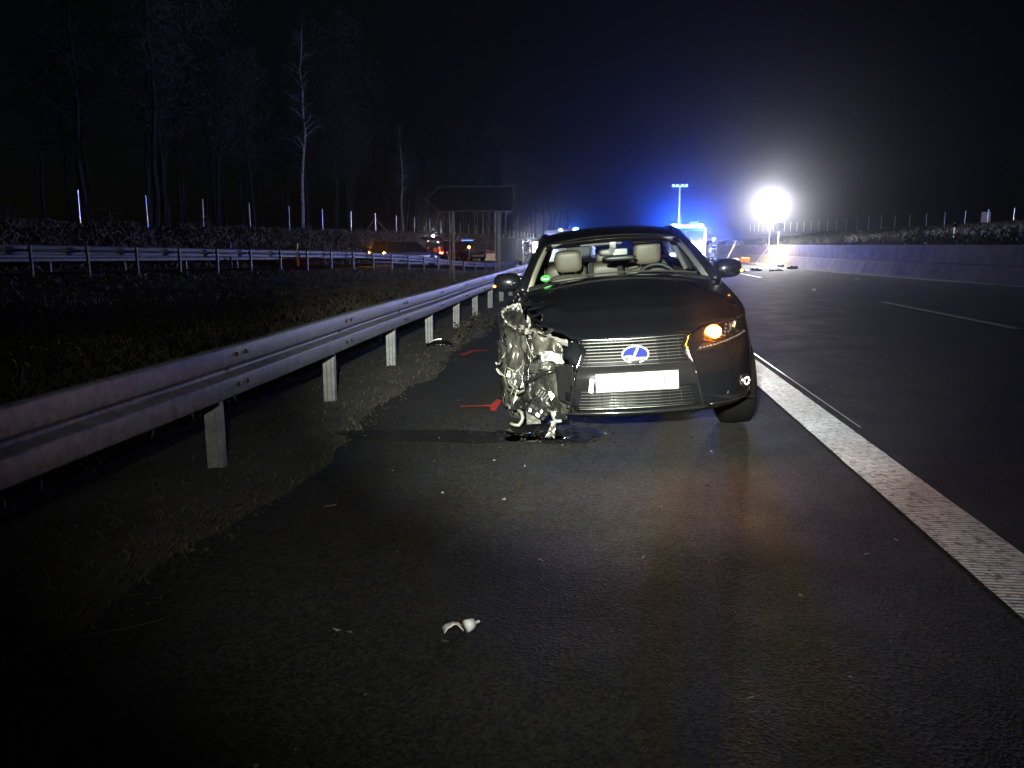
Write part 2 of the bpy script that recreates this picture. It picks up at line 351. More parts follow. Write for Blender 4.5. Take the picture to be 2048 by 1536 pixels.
e = quadline('road_joint', 1.945, 1.962, 6.0, 75, 0.005, m='seal', n=200); struct(e)
for y0 in (-4.2, 13.8 - 0.2, 34.3, 53, 71, 89):
    if y0 == 13.6: q = quadline('lane_dash', 6.73, 6.88, 8.0, 19.6, 0.005, m='dash_paint', n=30)
    else: q = quadline('lane_dash', 6.67, 6.82, y0, y0 + 6.2, 0.005, m='dash_paint', n=20)
    struct(q)
# barrier wall on the right: a low battered foot with a taller leaning panel on it
wp = []
for a, b in zip(WALL[4:-2], WALL[5:-1]): wp.append((a, b))
wt = thing('barrier_wall', 'long low concrete barrier wall along the right edge of the motorway', 'wall', (0, 0, 0))
for a, b in wp:
    t = (b - a) / np.linalg.norm(b - a); nn = np.array([t[1], -t[0]])
    mb = MB()
    prof = [(-0.42, 0.0), (-0.36, 0.10), (-0.14, 0.60), (0.10, 0.62), (0.3, 0.62), (0.3, -0.1), (-0.42, -0.1)]
    prof2 = [(0.02, 0.623), (0.10, 1.325), (0.28, 1.335), (0.30, 0.623)]
    for pf, nm in ((prof, 'barrier_foot'), (prof2, 'barrier_panel')):
        mb = MB(); n_ = len(pf); g_ = 0.006
        v = [(*(a + t * g_ + nn * p), z) for p, z in pf] + [(*(b - t * g_ + nn * p), z) for p, z in pf]
        mb.add(v, [tuple(range(n_)), tuple(range(n_, 2 * n_))[::-1]] + [(i, i + n_, (i + 1) % n_ + n_, (i + 1) % n_) for i in range(n_)])
        mb.build(nm, 'concrete', wt)

# ------------------------------------------------------------------ guard rails
_w = [(.050, .155), (.070, .152), (.079, .146), (.083, .138), (.083, .046), (.081, .038), (.074, .032), (.022, .018), (.014, .012)]
WP = _w + [(a, -b) for a, b in _w[::-1]]
def sweep_profile(pts, flip=1.0, thick=0.004):
    """pts: list of ((x,y,z) centre, (nx,ny) outward)"""
    v = []; f = []; loop = [(p[0], p[1]) for p in WP] + [(p[0] - thick, p[1] * 0.985) for p in WP[::-1]]; n = len(loop)
    for (c, nv_) in pts:
        for q in loop: v.append((c[0] + nv_[0] * q[0] * flip, c[1] + nv_[1] * q[0] * flip, c[2] + q[1]))
    for i in range(len(pts) - 1):
        for k in range(n): f.append((i * n + k, i * n + (k + 1) % n, (i + 1) * n + (k + 1) % n, (i + 1) * n + k))
    return v, f
def c_post(h, w_=0.10, d_=0.055, t=0.005):
    pf = [(-w_ / 2, -d_ / 2), (-.024, -d_ / 2), (-.015, -d_ / 2 + .014), (.015, -d_ / 2 + .014), (.024, -d_ / 2), (w_ / 2, -d_ / 2), (w_ / 2, d_ / 2), (w_ / 2 - .028, d_ / 2), (w_ / 2 - .028, d_ / 2 - t), (w_ / 2 - t, d_ / 2 - t), (w_ / 2 - t, -d_ / 2 + t), (.026, -d_ / 2 + t), (.016, -d_ / 2 + .014 + t), (-.016, -d_ / 2 + .014 + t), (-.026, -d_ / 2 + t),
          (-w_ / 2 + t, -d_ / 2 + t), (-w_ / 2 + t, d_ / 2 - t), (-w_ / 2 + .028, d_ / 2 - t), (-w_ / 2 + .028, d_ / 2), (-w_ / 2, d_ / 2)]
    mb = MB(); n = len(pf); v = [(x, y, 0) for x, y in pf] + [(x, y, h) for x, y in pf]
    # rounded stiffening bead on the outer face
    mb.add(v, [(i, (i + 1) % n, (i + 1) % n + n, i + n) for i in range(n)] )
    return mb
bolt_me = MB().tube([(0, 0, 0), (0.006, 0, 0), (0.014, 0, 0)], [0.016, 0.016, 0.008], 8)
def bolt(parent, loc, proto=[None], rz=0):
    if proto[0] is None: proto[0] = bolt_me.build('bolt', 'chrome', parent, loc=loc); return
    o = proto[0].copy(); COL.objects.link(o); o.parent = parent; o.location = loc; o.rotation_euler = (0, 0, rz)
g1 = thing('guard_rail', 'galvanised steel guard rail on posts running beside the shoulder past the wrecked car', 'guard rail')
def railx(y): return -2.215 + 0.00009 * max(0, y - 18) ** 2
post_y = [4.55 + 2.12 * i for i in range(-2, 34)]
pm = None
for i, y in enumerate(post_y):
    if pm is None:
        pm = c_post(0.95).build('post', 'galvpost', g1); o = pm
    else:
        o = pm.copy(); COL.objects.link(o); o.parent = g1
    o.location = (railx(y) - 0.03 - 0.055, y, -0.25); o.rotation_euler = (R(rnd.uniform(-1, 1)), R(rnd.uniform(-1, 1)), 0)
    if y > 0 and y < 26:
        for zz in (0.60 + .09, 0.60 - .09): bolt(g1, (railx(y) + 0.083, y - .02, zz))
        bolt(g1, (railx(y) + 0.012, y, 0.60))
        bolt(g1, (railx(y) + 0.083, y + 0.11, 0.69)); bolt(g1, (railx(y) + 0.083, y + 0.11, 0.51))
for i in range(-1, len(post_y) - 1, 2):
    y0 = post_y[i] if i >= 0 else post_y[0] - 2.12; y1 = post_y[min(i + 2, len(post_y) - 1)] + 0.12
    
    pts = [((railx(y) + .0042 * (y - y0) / (y1 - y0), y, 0.597 + 0.004 * math.sin(y)), (1, 0)) for y in np.linspace(y0, y1, 9)]
    v, f = sweep_profile(pts); o = mkobj('rail_beam', v, f, 'galv', g1, True)
g2 = thing('ramp_guard_rail', 'galvanised guard rail seen from behind between the grass verge and the slip road', 'guard rail')
pm2 = None; N2 = 29
def rp(s, off): return P0 + TR * s + NR * off
for i in range(-6, N2):
    s = 2.0 * i; p = rp(s, 0.0); zt = ztop(s)
    if pm2 is None: pm2 = c_post(1.25, .09, .06).build('post', 'galvpost', g2); o = pm2
    else: o = pm2.copy(); COL.objects.link(o); o.parent = g2
    o.location = (p[0], p[1], zt - 1.27); o.rotation_euler = (0, 0, -HR)
    mb = MB(); q = rp(s, 0.09)
    mb.tube([(p[0], p[1], zt - .16), (q[0], q[1], zt - .16)], 0.045, 8); mb.build('spacer', 'dgrey', g2)
for i in range(-6, N2 - 1, 2):
    pts = []
    for s in np.linspace(2.0 * i, 2.0 * i + 4.05, 3):
        zt = ztop(s); c = rp(s, 0.14); pts.append(((c[0], c[1], zt - .155), tuple(NR)))
    v, f = sweep_profile(pts); mkobj('rail_beam', v, f, 'galv', g2, True)
g3 = thing('far_guard_rail', 'low galvanised guard rail on the far side of the slip road below the embankment', 'guard rail')
pm3 = None
for i in range(0, 26):
    s = 4.0 * i - 8; p = rp(s, 8.7); zt = float(zramp(s)) + 0.72
    if pm3 is None: pm3 = c_post(0.9, .09, .06).build('post', 'galvpost', g3); o = pm3
    else: o = pm3.copy(); COL.objects.link(o); o.parent = g3
    o.location = (p[0], p[1], zt - .9); o.rotation_euler = (0, 0, -HR)
for i in range(0, 25):
    pts = [((*rp(s, 8.6), float(zramp(s)) + .56), tuple(-NR)) for s in (4.0 * i - 8, 4.0 * i - 3.98)]
    v, f = sweep_profile(pts); mkobj('rail_beam', v, f, 'galv', g3, True)

# ------------------------------------------------------------------ fences
def fence(name, label, pts, rad):
    """pts: (x, y, zbottom, ztop)"""
    t = thing(name, label, 'fence'); pr_ = None
    for (x, y, zb, zt) in pts:
        if pr_ is None: pr_ = MB().tube([(0, 0, -0.9), (0, 0, 2.2)], rad, 10).build('post', 'postw', t); o = pr_
        else: o = pr_.copy(); COL.objects.link(o); o.parent = t
        k = (zt - zb) / 2.2; o.location = (x, y, zb); o.scale = (1, 1, k); o.rotation_euler = (R(rnd.uniform(-.8, .8)), R(rnd.uniform(-.8, .8)), 0)
    return t
fp = []
for i in range(-3, 11):
    s = 5.0 * i; h = 0.3112 - 0.0035 * s * .5; fp.append((-30.79 + math.sin(h) * s, 45.8 + math.cos(h) * s, 2.28 + .0047 * s, 4.55 - .0031 * s))
bx, by, bz0, bz1 = fp[-1]
for i in range(1, 34):
    s = 5.0 * i; hh = 0.075 - 0.0002 * s; fp.append((bx + math.sin(hh) * s, by + math.cos(hh) * s, bz0 - .006 * s, bz1 - .006 * s))
lf = fence('wildlife_fence', 'tall fence of pale posts along the embankment top in front of the dark wood', fp, 0.055)
for z_ in (0.35, 0.8, 1.3, 1.8, 2.1):
    mb = MB()
    for a, b in zip(fp[:18], fp[1:19]):
        mb.tube([(a[0], a[1], a[2] + z_), (b[0], b[1], b[2] + z_)], 0.003, 3, False)
    mb.build('fence_wire', 'wire', lf)
x_, y_, zb_, zt_ = fp[10]
for sx in (-1.2, 1.2):
    MB().tube([(x_, y_, zt_ - .5), (x_ + sx, y_ + .2, zb_ + .1)], 0.03, 6).build('brace', 'postw', lf)
fr = [(39.48 - .0145 * 5 * i, 82.6 + 5 * i, 3.28 + .0148 * 5 * i, 4.83 + .0113 * 5 * i) for i in range(-2, 26)]
fence('slope_fence', 'thin pale fence posts on the dark slope above the barrier wall at right', fr, 0.05)

# ------------------------------------------------------------------ grass
def blades(name, n, samp, h0, h1, wdt, m, lean=0.5, clump=0):
    pts = samp(n); k = len(pts); x, y = pts[:, 0], pts[:, 1]; z = ground(x, y)
    h = np.random.RandomState(3).uniform(h0, h1, k); rs = np.random.RandomState(5)
    a = rs.uniform(0, 2 * PI, k); ln = rs.uniform(0, lean, k) * h; la = rs.uniform(0, 2 * PI, k)
    wv = wdt * rs.uniform(.6, 1.4, k)
    b0 = np.stack([x - np.cos(a) * wv, y - np.sin(a) * wv, z - .01], -1); b1 = np.stack([x + np.cos(a) * wv, y + np.sin(a) * wv, z - .01], -1)
    mid = np.stack([x + np.cos(la) * ln * .35, y + np.sin(la) * ln * .35, z + h * .6], -1)
    tip = np.stack([x + np.cos(la) * ln, y + np.sin(la) * ln, z + h * (1 - .35 * lean * rs.uniform(0, 1, k))], -1)
    V = np.stack([b0, b1, mid, tip], 1).reshape(-1, 3); q = np.arange(k)[:, None] * 4
    F = np.concatenate([q + np.array([[0, 1, 2]]), q + np.array([[0, 2, 3]]), ], 0)
    return stuff(bulk(name, V, F, m))
def samp_verge(n):
    rs = np.random.RandomState(11); y = 1.5 + 26 * rs.uniform(0, 1, n) ** 1.7; x = -1.62 - np.abs(rs.normal(0, .75, n))
    nn = np.array([noise.noise(Vector((a * 3.1, b * 3.1, 0))) * .35 + .6 * noise.noise(Vector((a * 6, b * 6, 4))) for a, b in zip(x, y)]); keep = (nn + rs.normal(0, .5, n) + .25 * (y < 4)) > 0.42
    return np.stack([x, y], -1)[keep]
def samp_field(n):
    rs = np.random.RandomState(12); y = 4 + 56 * rs.uniform(0, 1, n) ** 1.3; x = -2.6 - 20 * rs.uniform(0, 1, n)
    cx = np.round(x * 1.7 + .4 * np.sin(y * 3)) / 1.7; cyy = np.round(y * 1.4) / 1.4
    mixk = rs.uniform(0, 1, n) < .6; x = np.where(mixk, cx + rs.normal(0, .13, n), x); y = np.where(mixk, cyy + rs.normal(0, .13, n), y)
    d = (x - P0[0]) * NR[0] + (y - P0[1]) * NR[1]; keep = (d < 0.4) & (x < -3.3)
    return np.stack([x, y], -1)[keep]
def samp_emb(n):
    rs = np.random.RandomState(13); s = -25 + 110 * rs.uniform(0, 1, n); d = rs.uniform(9.2, 27, n)
    cs = np.round(s) + rs.normal(0, .22, n); mk = rs.uniform(0, 1, n) < .6; s = np.where(mk, cs, s)
    return np.stack([P0[0] + TR[0] * s + NR[0] * d, P0[1] + TR[1] * s + NR[1] * d], -1)
def samp_right(n):
    rs = np.random.RandomState(14); y = 20 + 110 * rs.uniform(0, 1, n); x = wallx(y) + .4 + 30 * rs.uniform(0, 1, n) ** 1.2
    return np.stack([x, y], -1)
blades('verge_grass', 60000, samp_verge, .008, .045, .0017, 'grass', .9)
blades('field_grass', 90000, samp_field, .06, .22, .008, 'litgrass', .9)
blades('embankment_grass', 60000, samp_emb, .15, .50, .03, 'litgrass', .9)
blades('slope_grass', 40000, samp_right, .12, .5, .03, 'grass', .9)

# ------------------------------------------------------------------ trees
def tree_mesh(seed, h, kind):
    rs = random.Random(seed); tr = MB(); cr = MB()
    pts = []; x = y = 0
    for i in range(11):
        pts.append((x, y, h * i / 10)); x += rs.uniform(-.012, .012) * h; y += rs.uniform(-.012, .012) * h
    r0 = h * .009 + .03
    tr.tube([(0, 0, -.8)] + pts, [r0 * 1.15] + [r0 * (1 - .9 * i / 10) for i in range(11)], 7)
    def leafs(c, r, n, s):
        for _ in range(n):
            d = Vector((rs.gauss(0, 1), rs.gauss(0, 1), rs.gauss(0, .8))) * r * .6; p = Vector(c) + d
            a = Vector((rs.uniform(-1, 1), rs.uniform(-1, 1), rs.uniform(-1, 1))).normalized() * s; b = a.orthogonal().normalized() * s * .5
            cr.add([p - a, p + b, p + a], [(0, 1, 2)])
    start = {'birch': .38, 'pine': .42, 'bare': .3}[kind]; nb = {'birch': 30, 'pine': 44, 'bare': 38}[kind]
    for b in range(nb):
        t = start + (1 - start) * (b + rs.random()) / nb; k = t * 10; i = min(9, int(k)); f = k - i
        base = Vector(pts[i]).lerp(Vector(pts[i + 1]), f); an = rs.uniform(0, 2 * PI)
        ln = h * (.17 if kind != 'pine' else .20) * (1.05 - t) ** .6 * rs.uniform(.6, 1.2) + .5
        up = .75 if kind != 'pine' else .12
        d = Vector((math.cos(an), math.sin(an), up)).normalized(); mid = base + d * ln * .5 + Vector((0, 0, .02 * h * rs.uniform(-1, 1))); end = base + d * ln + Vector((0, 0, (-.35 if kind == 'birch' else .1) * ln * .5))
        tr.tube([base, mid, end], [r0 * .28 * (1.2 - t), r0 * .16 * (1.2 - t), .006], 4, False)
        for _ in range(11 if kind != 'pine' else 4):
            q = mid.lerp(end, rs.uniform(-.6, 1)); e = q + Vector((rs.uniform(-1, 1), rs.uniform(-1, 1), rs.uniform(-.9 if kind == 'birch' else -.2, .8))) * ln * .38
            cr.tube([q, q.lerp(e, .5) + Vector((rs.uniform(-.1, .1), rs.uniform(-.1, .1), .05)), e], [.014, .010, .004], 3, False)
            for _k in range(3):
                w2 = q.lerp(e, rs.uniform(.3, 1)); cr.tube([w2, w2 + Vector((rs.uniform(-1, 1), rs.uniform(-1, 1), rs.uniform(-1, .6))) * ln * .17], [.008, .003], 3, False)
        if kind == 'pine': leafs(end, ln * .5, 42, .16); leafs(mid, ln * .4, 16, .15)
    return tr, cr
protos = {}
def tree(kind, var, x, y, h, label, group=None, bark='bark', cat='tree'):
    key = (kind, var, bark)
    if key not in protos:
        tr, cr = tree_mesh(hash(var) % 97 + {'birch': 1, 'pine': 200, 'bare': 400}[kind] + var * 13, 18.0, kind)
        tm = tr.build('trunk', bark, None); cm = cr.build('crown', {'birch': 'twig', 'pine': 'conifer', 'bare': 'twig'}[kind], None)
        protos[key] = (tm.data, cm.data); bpy.data.objects.remove(tm); bpy.data.objects.remove(cm)
    t = thing({'birch': 'birch_tree', 'pine': 'pine_tree', 'bare': 'bare_tree'}[kind], label, cat, (x, y, float(ground(x, y))), rnd.uniform(0, 6.28), group)
    t.scale = (h / 18,) * 3
    for nm, me in zip(('trunk', 'crown'), protos[key]):
        o = bpy.data.objects.new(nm, me); COL.objects.link(o); o.parent = t
    return t
tree('birch', 1, -28.3, 76, 18.6, 'tall slender white birch trunk standing highest above the left fence', None, 'birch')
tree('birch', 2, -23.2, 96, 12.8, 'shorter white birch between the tall birch and the arrow sign', None, 'birch')
k_ = 0
for j in range(92):
    s = 18 + 150 * rnd.random() ** 1.1; d = rnd.uniform(25, 48)
    hh = 0.2; x = -30.79 + math.sin(.2) * (s - 26) - d * .75 + 17; y = 40 + s
    u = (x) / max(y, 1)
    if u < -1.0: x = -0.95 * y + rnd.uniform(0, 10)
    kind = 'pine' if rnd.random() < .45 else 'bare'
    h = (17 + rnd.uniform(-4, 8)) * (1.0 if x < -28 else .8)
    tree(kind, j % 3, x, y, h, 'dim %s in the dark wood behind the left fence' % ('evergreen pine' if kind == 'pine' else 'bare leafless tree'), 'trees of the dark wood, %s' % kind)
for j in range(9):
    tree('birch', 3 + j % 2, -21.5 + j * .95 + rnd.uniform(-.4, .4), 128 + rnd.uniform(-10, 12), rnd.uniform(9, 13), 'reddish lit thin birch stem in the clump behind the arrow sign', 'thin birch stems behind the arrow sign', 'birch')
# shrubs at the embankment crest
def shrub(x, y, h, label, group):
    rs = random.Random(int(x * 13 + y)); st = MB(); lv = MB()
    for _ in range(14):
        e = Vector((rs.uniform(-.6, .6), rs.uniform(-.6, .6), rs.uniform(.6, 1.0))) * h
        st.tube([(0, 0, -.1), e * .5, e], [.02, .012, .004], 4, False)
        for _k in range(16):
            p = e * rs.uniform(.35, 1) + Vector((rs.gauss(0, .13), rs.gauss(0, .13), rs.gauss(0, .1))) * h
            a = Vector((rs.uniform(-1, 1), rs.uniform(-1, 1), rs.uniform(-1, 1))).normalized() * .07; b = a.orthogonal() * .6
            lv.add([p - a, p + b, p + a], [(0, 1, 2)])
    t = thing('shrub', label, 'shrub', (x, y, float(ground(x, y))), 0, group)
    st.build('stems', 'twig', t); lv.build('foliage', 'bush', t)
for j in range(16):
    s = j * 6.0 - 4 + rnd.uniform(-2, 2); p = rp(s, 16.5 + rnd.uniform(-2, 2)); shrub(p[0], p[1], rnd.uniform(.8, 1.5), 'low dark shrub on the grassy embankment below the fence posts', 'embankment shrubs')
for j in range(9):
    y = 32 + j * 9 + rnd.uniform(-2, 2); shrub(wallx(y) + 1.2 + rnd.uniform(0, 1.5), y, rnd.uniform(.5, .9), 'small weed shrub growing just behind the top of the barrier wall', 'shrubs behind the wall')

# ------------------------------------------------------------------ wrecked car
car = thing('car', 'black saloon with crushed front corner, amber indicator lit, parked on the shoulder', 'car', (.288, 5.127, .04))
car.rotation_euler = (.0236, -.0684, .036)
CB = np.array([(0, 0), (.15, .003), (.3, .02), (.42, .045), (.52, .08), (.62, .14), (.70, .215), (.76, .30), (.81, .42), (.855, .60), (.895, .80), (.91, .95), (.92, 1.2), (.92, 1.6), (.92, 2.5), (.915, 3.4), (.90, 3.9), (.86, 4.4), (.78, 4.7), (.6, 4.81), (.3, 4.84), (0, 4.85)])
SB = np.concatenate([[0], np.cumsum(np.hypot(*np.diff(CB, axis=0).T))]); SL = SB[-1]
def cb(s):
    s = np.clip(s, 0, SL); return float(np.interp(s, SB, CB[:, 0])), float(np.interp(s, SB, CB[:, 1]))
def zsh(x, y):
    if y < .31: return float(np.interp(x, [0, .3, .38, .45, .6, .76], [.698, .692, .702, .735, .755, .752]))
    return float(np.interp(y, [.31, .42, .75, 1.1, 1.4, 2.5, 3.5, 4.5, 4.85], [.752, .752, .79, .855, .915, .955, 1.0, 1.03, 1.0]))
def bpt(s, v, off=0.0):
    bx, by = cb(s); ws = float(sstep(.2, .9, by)); wr = float(sstep(4.2, 4.7, by))
    zb = float(np.interp(by, [0, .1, .3, .6, 4.2, 4.8], [.195, .205, .235, .22, .2, .28])); zs = zsh(bx, by); z = zb + (zs - zb) * v
    yz = float(np.interp(z, [.15, .2, .24, .3, .45, .53, .6, .66, .70, .76, .9], [.09, .045, .012, 0, 0, .015, .04, .07, .105, .17, .3]))
    tx = float(np.interp(z, [.15, .25, .45, .6, .75, .9, 1.05], [.05, .02, 0, .008, .045, .10, .15]))
    y = by + yz * (1 - ws) - wr * .12 * abs(v - .5); x = bx - tx * ws * (1 - wr)
    return Vector((x, y, z))
def bodypt(u, v):
    """u in [-1,1] around the car (negative = picture left)"""
    p = bpt(abs(u) * SL, v); p.x = math.copysign(p.x, u) if u else 0; return p
def front_y(x, z):
    a, b = 0.0, 1.2
    for _ in range(26):
        s = (a + b) / 2; bx, by = cb(s); zb = .2; v = (z - .2) / max(zsh(bx, by) - .2, .1); p = bpt(s, v)
        if p.x < abs(x): a = s
        else: b = s
    return p.y
def on(x, z, off=0.0): return Vector((x, front_y(x, z) - off, z))
# main shell, with the crushed corner and the wheel arches cut away
us = list(np.linspace(0, .26, 46)) + list(np.linspace(.27, 1, 60)); us = [-u for u in us[:0:-1]] + us
NV = 22; bm = bmesh.new(); G = [[bm.verts.new(bodypt(u, j / NV)) for j in range(NV + 1)] for u in us]
for i in range(len(us) - 1):
    for j in range(NV):
        c = (G[i][j].co + G[i + 1][j + 1].co) / 2
        if c.x < -.40 - .05 * math.sin(c.z * 23) and c.y < 1.02 + .08 * math.sin(c.z * 17): continue
        if any(math.hypot(c.y - wy, c.z - .33) < .375 and abs(c.x) > .7 for wy in (.95, 3.8)): continue
        if -.40 < c.x < -.33 and c.z > .30 and c.z < .52 and False: continue
        bm.faces.new((G[i][j], G[i + 1][j], G[i + 1][j + 1], G[i][j + 1]))
me = bpy.data.meshes.new('body'); bm.to_mesh(me); bm.free(); me.materials.append(M['black'])
me.polygons.foreach_set('use_smooth', [True] * len(me.polygons)); o = bpy.data.objects.new('body', me); COL.objects.link(o); o.parent = car
q = o.modifiers.new('s', 'SOLIDIFY'); q.thickness = .012; q.offset = 0
# hood as a coons patch
def s_of(x_or_y, axis=1):
    a, b = 0.0, 3.0
    for _ in range(30):
        m_ = (a + b) / 2
        if cb(m_)[axis] < x_or_y: a = m_
        else: b = m_
    return a
sc_ = s_of(.72, 0); se = s_of(1.42)
def Fc(u): s = abs(u) * sc_; p = bpt(s, 1.0); p.x = math.copysign(p.x, u); return p
def Ec(side, t): s = sc_ + (se - sc_) * t; p = bpt(s, 1.0); p.x *= side; return p
def Bc(u): e = Ec(1, 1); return Vector((u * e.x, e.y - .24 * (1 - u * u), e.z + (1.035 - e.z) * (1 - abs(u) ** 2.2)))
def hoodpt(u, t):
    w = (u + 1) / 2; P = Fc(u) * (1 - t) + Bc(u) * t + Ec(-1, t) * (1 - w) + Ec(1, t) * w
    P -= (Fc(-1) * (1 - w) + Fc(1) * w) * (1 - t) + (Ec(-1, 1) * (1 - w) + Ec(1, 1) * w) * t
    lin = Fc(0).z * (1 - t) + Bc(0).z * t
    prof = float(np.interp(t, [0, .06, .15, .35, .6, .8, 1], [0, .028, .055, .075, .06, .032, 0]))
    P.z += prof * (1 - abs(u) ** 3) + .018 * math.exp(-((abs(u) - .62) / .12) ** 2) * math.sin(PI * min(1, t * 1.0))
    return P
mb = MB()
def hfun(a, b):
    u = -1 + 2 * a; p = hoodpt(u, b)
    d = max(0, -(p.x + .40)) * max(0, 1 - p.y / 1.05)      # buckled corner
    if d > 0:
        p.z += .30 * d * noise.noise(Vector((p.x * 7, p.y * 7, 2))) + .10 * d; p.x += .35 * d * d
        p.y += .5 * d
    return p
mb.grid(hfun, 48, 30)
keep = []
for f in mb.f:
    c = sum((Vector(mb.v[i]) for i in f), Vector()) / 4
    if c.x < -.50 - c.y * .22 + .03 * math.sin(c.y * 40) and c.y < .98: continue
    keep.append(f)
mb.f = keep
mb.build('hood', 'black', car, True, solid=.012)
for sx in (-.42, .42):   # washer nozzles
    MB().ell((sx, 1.12, 1.012), (.016, .02, .008), 8, 5).build('washer_nozzle', 'plas', car)
def crest(side, s0, s1):
    pts = []
    for s in np.linspace(s0, s1, 26):
        p = bpt(s, 1.0); p.x = side * (p.x + .002); p.z -= .008; pts.append(p)
    return MB().tube(pts, .014, 12)
crest(1, sc_, se).build('fender_crest', 'crest', car, True); crest(-1, s_of(1.05), se).build('fender_crest', 'black', car, True)
# cowl, wipers
MB().grid(lambda a, b: Vector(((2 * a - 1) * (.74 - .03 * b), 1.40 - .22 * (1 - (2 * a - 1) ** 2) + b * .10, .935 + .085 * (1 - abs(2 * a - 1) ** 2.2) + b * .012)), 24, 2).build('cowl', 'plas', car, True)
for x0, x1 in ((-.55, .02), (.02, .60)):
    w_ = MB(); pts = [(x, 1.27 - .16 * (1 - (x / .75) ** 2) + .05, .985 + .075 * (1 - (abs(x) / .75) ** 2.2)) for x in np.linspace(x0, x1, 8)]
    w_.tube(pts, .007, 6).build('wiper', 'plas', car)
# greenhouse
def wsb(u): return Vector((u * .715, 1.45 - .22 * (1 - u * u), .955 + .085 * (1 - abs(u) ** 2.2)))
def wst(u): return Vector((u * .555, 2.14 - .10 * (1 - u * u), 1.275 + .038 * (1 - u * u)))
def bow(a, b, t, k): p = a.lerp(b, t); p.z += k * math.sin(PI * t); return p
MB().grid(lambda a, b: bow(wsb(2 * a - 1), wst(2 * a - 1), b, .03), 20, 10).build('windshield', 'glass', car, True)
# dark shade band at the screen's top edge
MB().grid(lambda a, b: bow(wsb(2 * a - 1), wst(2 * a - 1), .79 + .22 * b, .033) + Vector((0, -.002, .003)), 20, 2).build('windshield_band', 'gloss', car, True)
def roofz(u, y):
    return float(np.interp(y, [2.04, 2.2, 2.4, 2.7, 3.0, 3.3, 3.6], [1.312, 1.345, 1.377, 1.402, 1.404, 1.388, 1.345])) - .055 * abs(u) ** 2.4
def roofx(y): return float(np.interp(y, [2.0, 2.4, 2.9, 3.6], [.575, .60, .60, .57]))
MB().grid(lambda a, b: (lambda u, y: Vector((u * roofx(y), y, roofz(u, y))))(2 * a - 1, (2.045 + .09 * (2 * a - 1) ** 2) * (1 - b) + 3.6 * b), 22, 18).build('roof', 'black', car, True, solid=.02)
MB().grid(lambda a, b: (lambda u, y: Vector((u * (roofx(y) - .03), y, roofz(u, y) - .03)))(2 * a - 1, 2.16 * (1 - b) + 3.55 * b), 16, 10).build('headliner', 'trimdark', car, True)
MB().tube([(u * .56, 2.035 + .09 * u * u, 1.318 + .012 * (1 - u * u) - .045 * abs(u) ** 2.4) for u in np.linspace(-1, 1, 15)], .006, 6).build('roof_edge_trim', 'slat', car)
def rwt(u): return Vector((u * .54, 3.60 - .04 * u * u, roofz(u, 3.6) - .005))
def rwb(u): return Vector((u * .64, 4.22 - .08 * u * u, 1.03 - .01 * u * u))
MB().grid(lambda a, b: bow(rwt(2 * a - 1), rwb(2 * a - 1), b, .02), 14, 8).build('rear_window', 'glass', car, True)
MB().grid(lambda a, b: Vector(((2 * a - 1) * (.66 + .1 * b), 4.22 + b * .6 - .08 * (2 * a - 1) ** 2, 1.03 - .0 * b - .04 * (2 * a - 1) ** 2)), 14, 4).build('boot_lid', 'black', car, True)
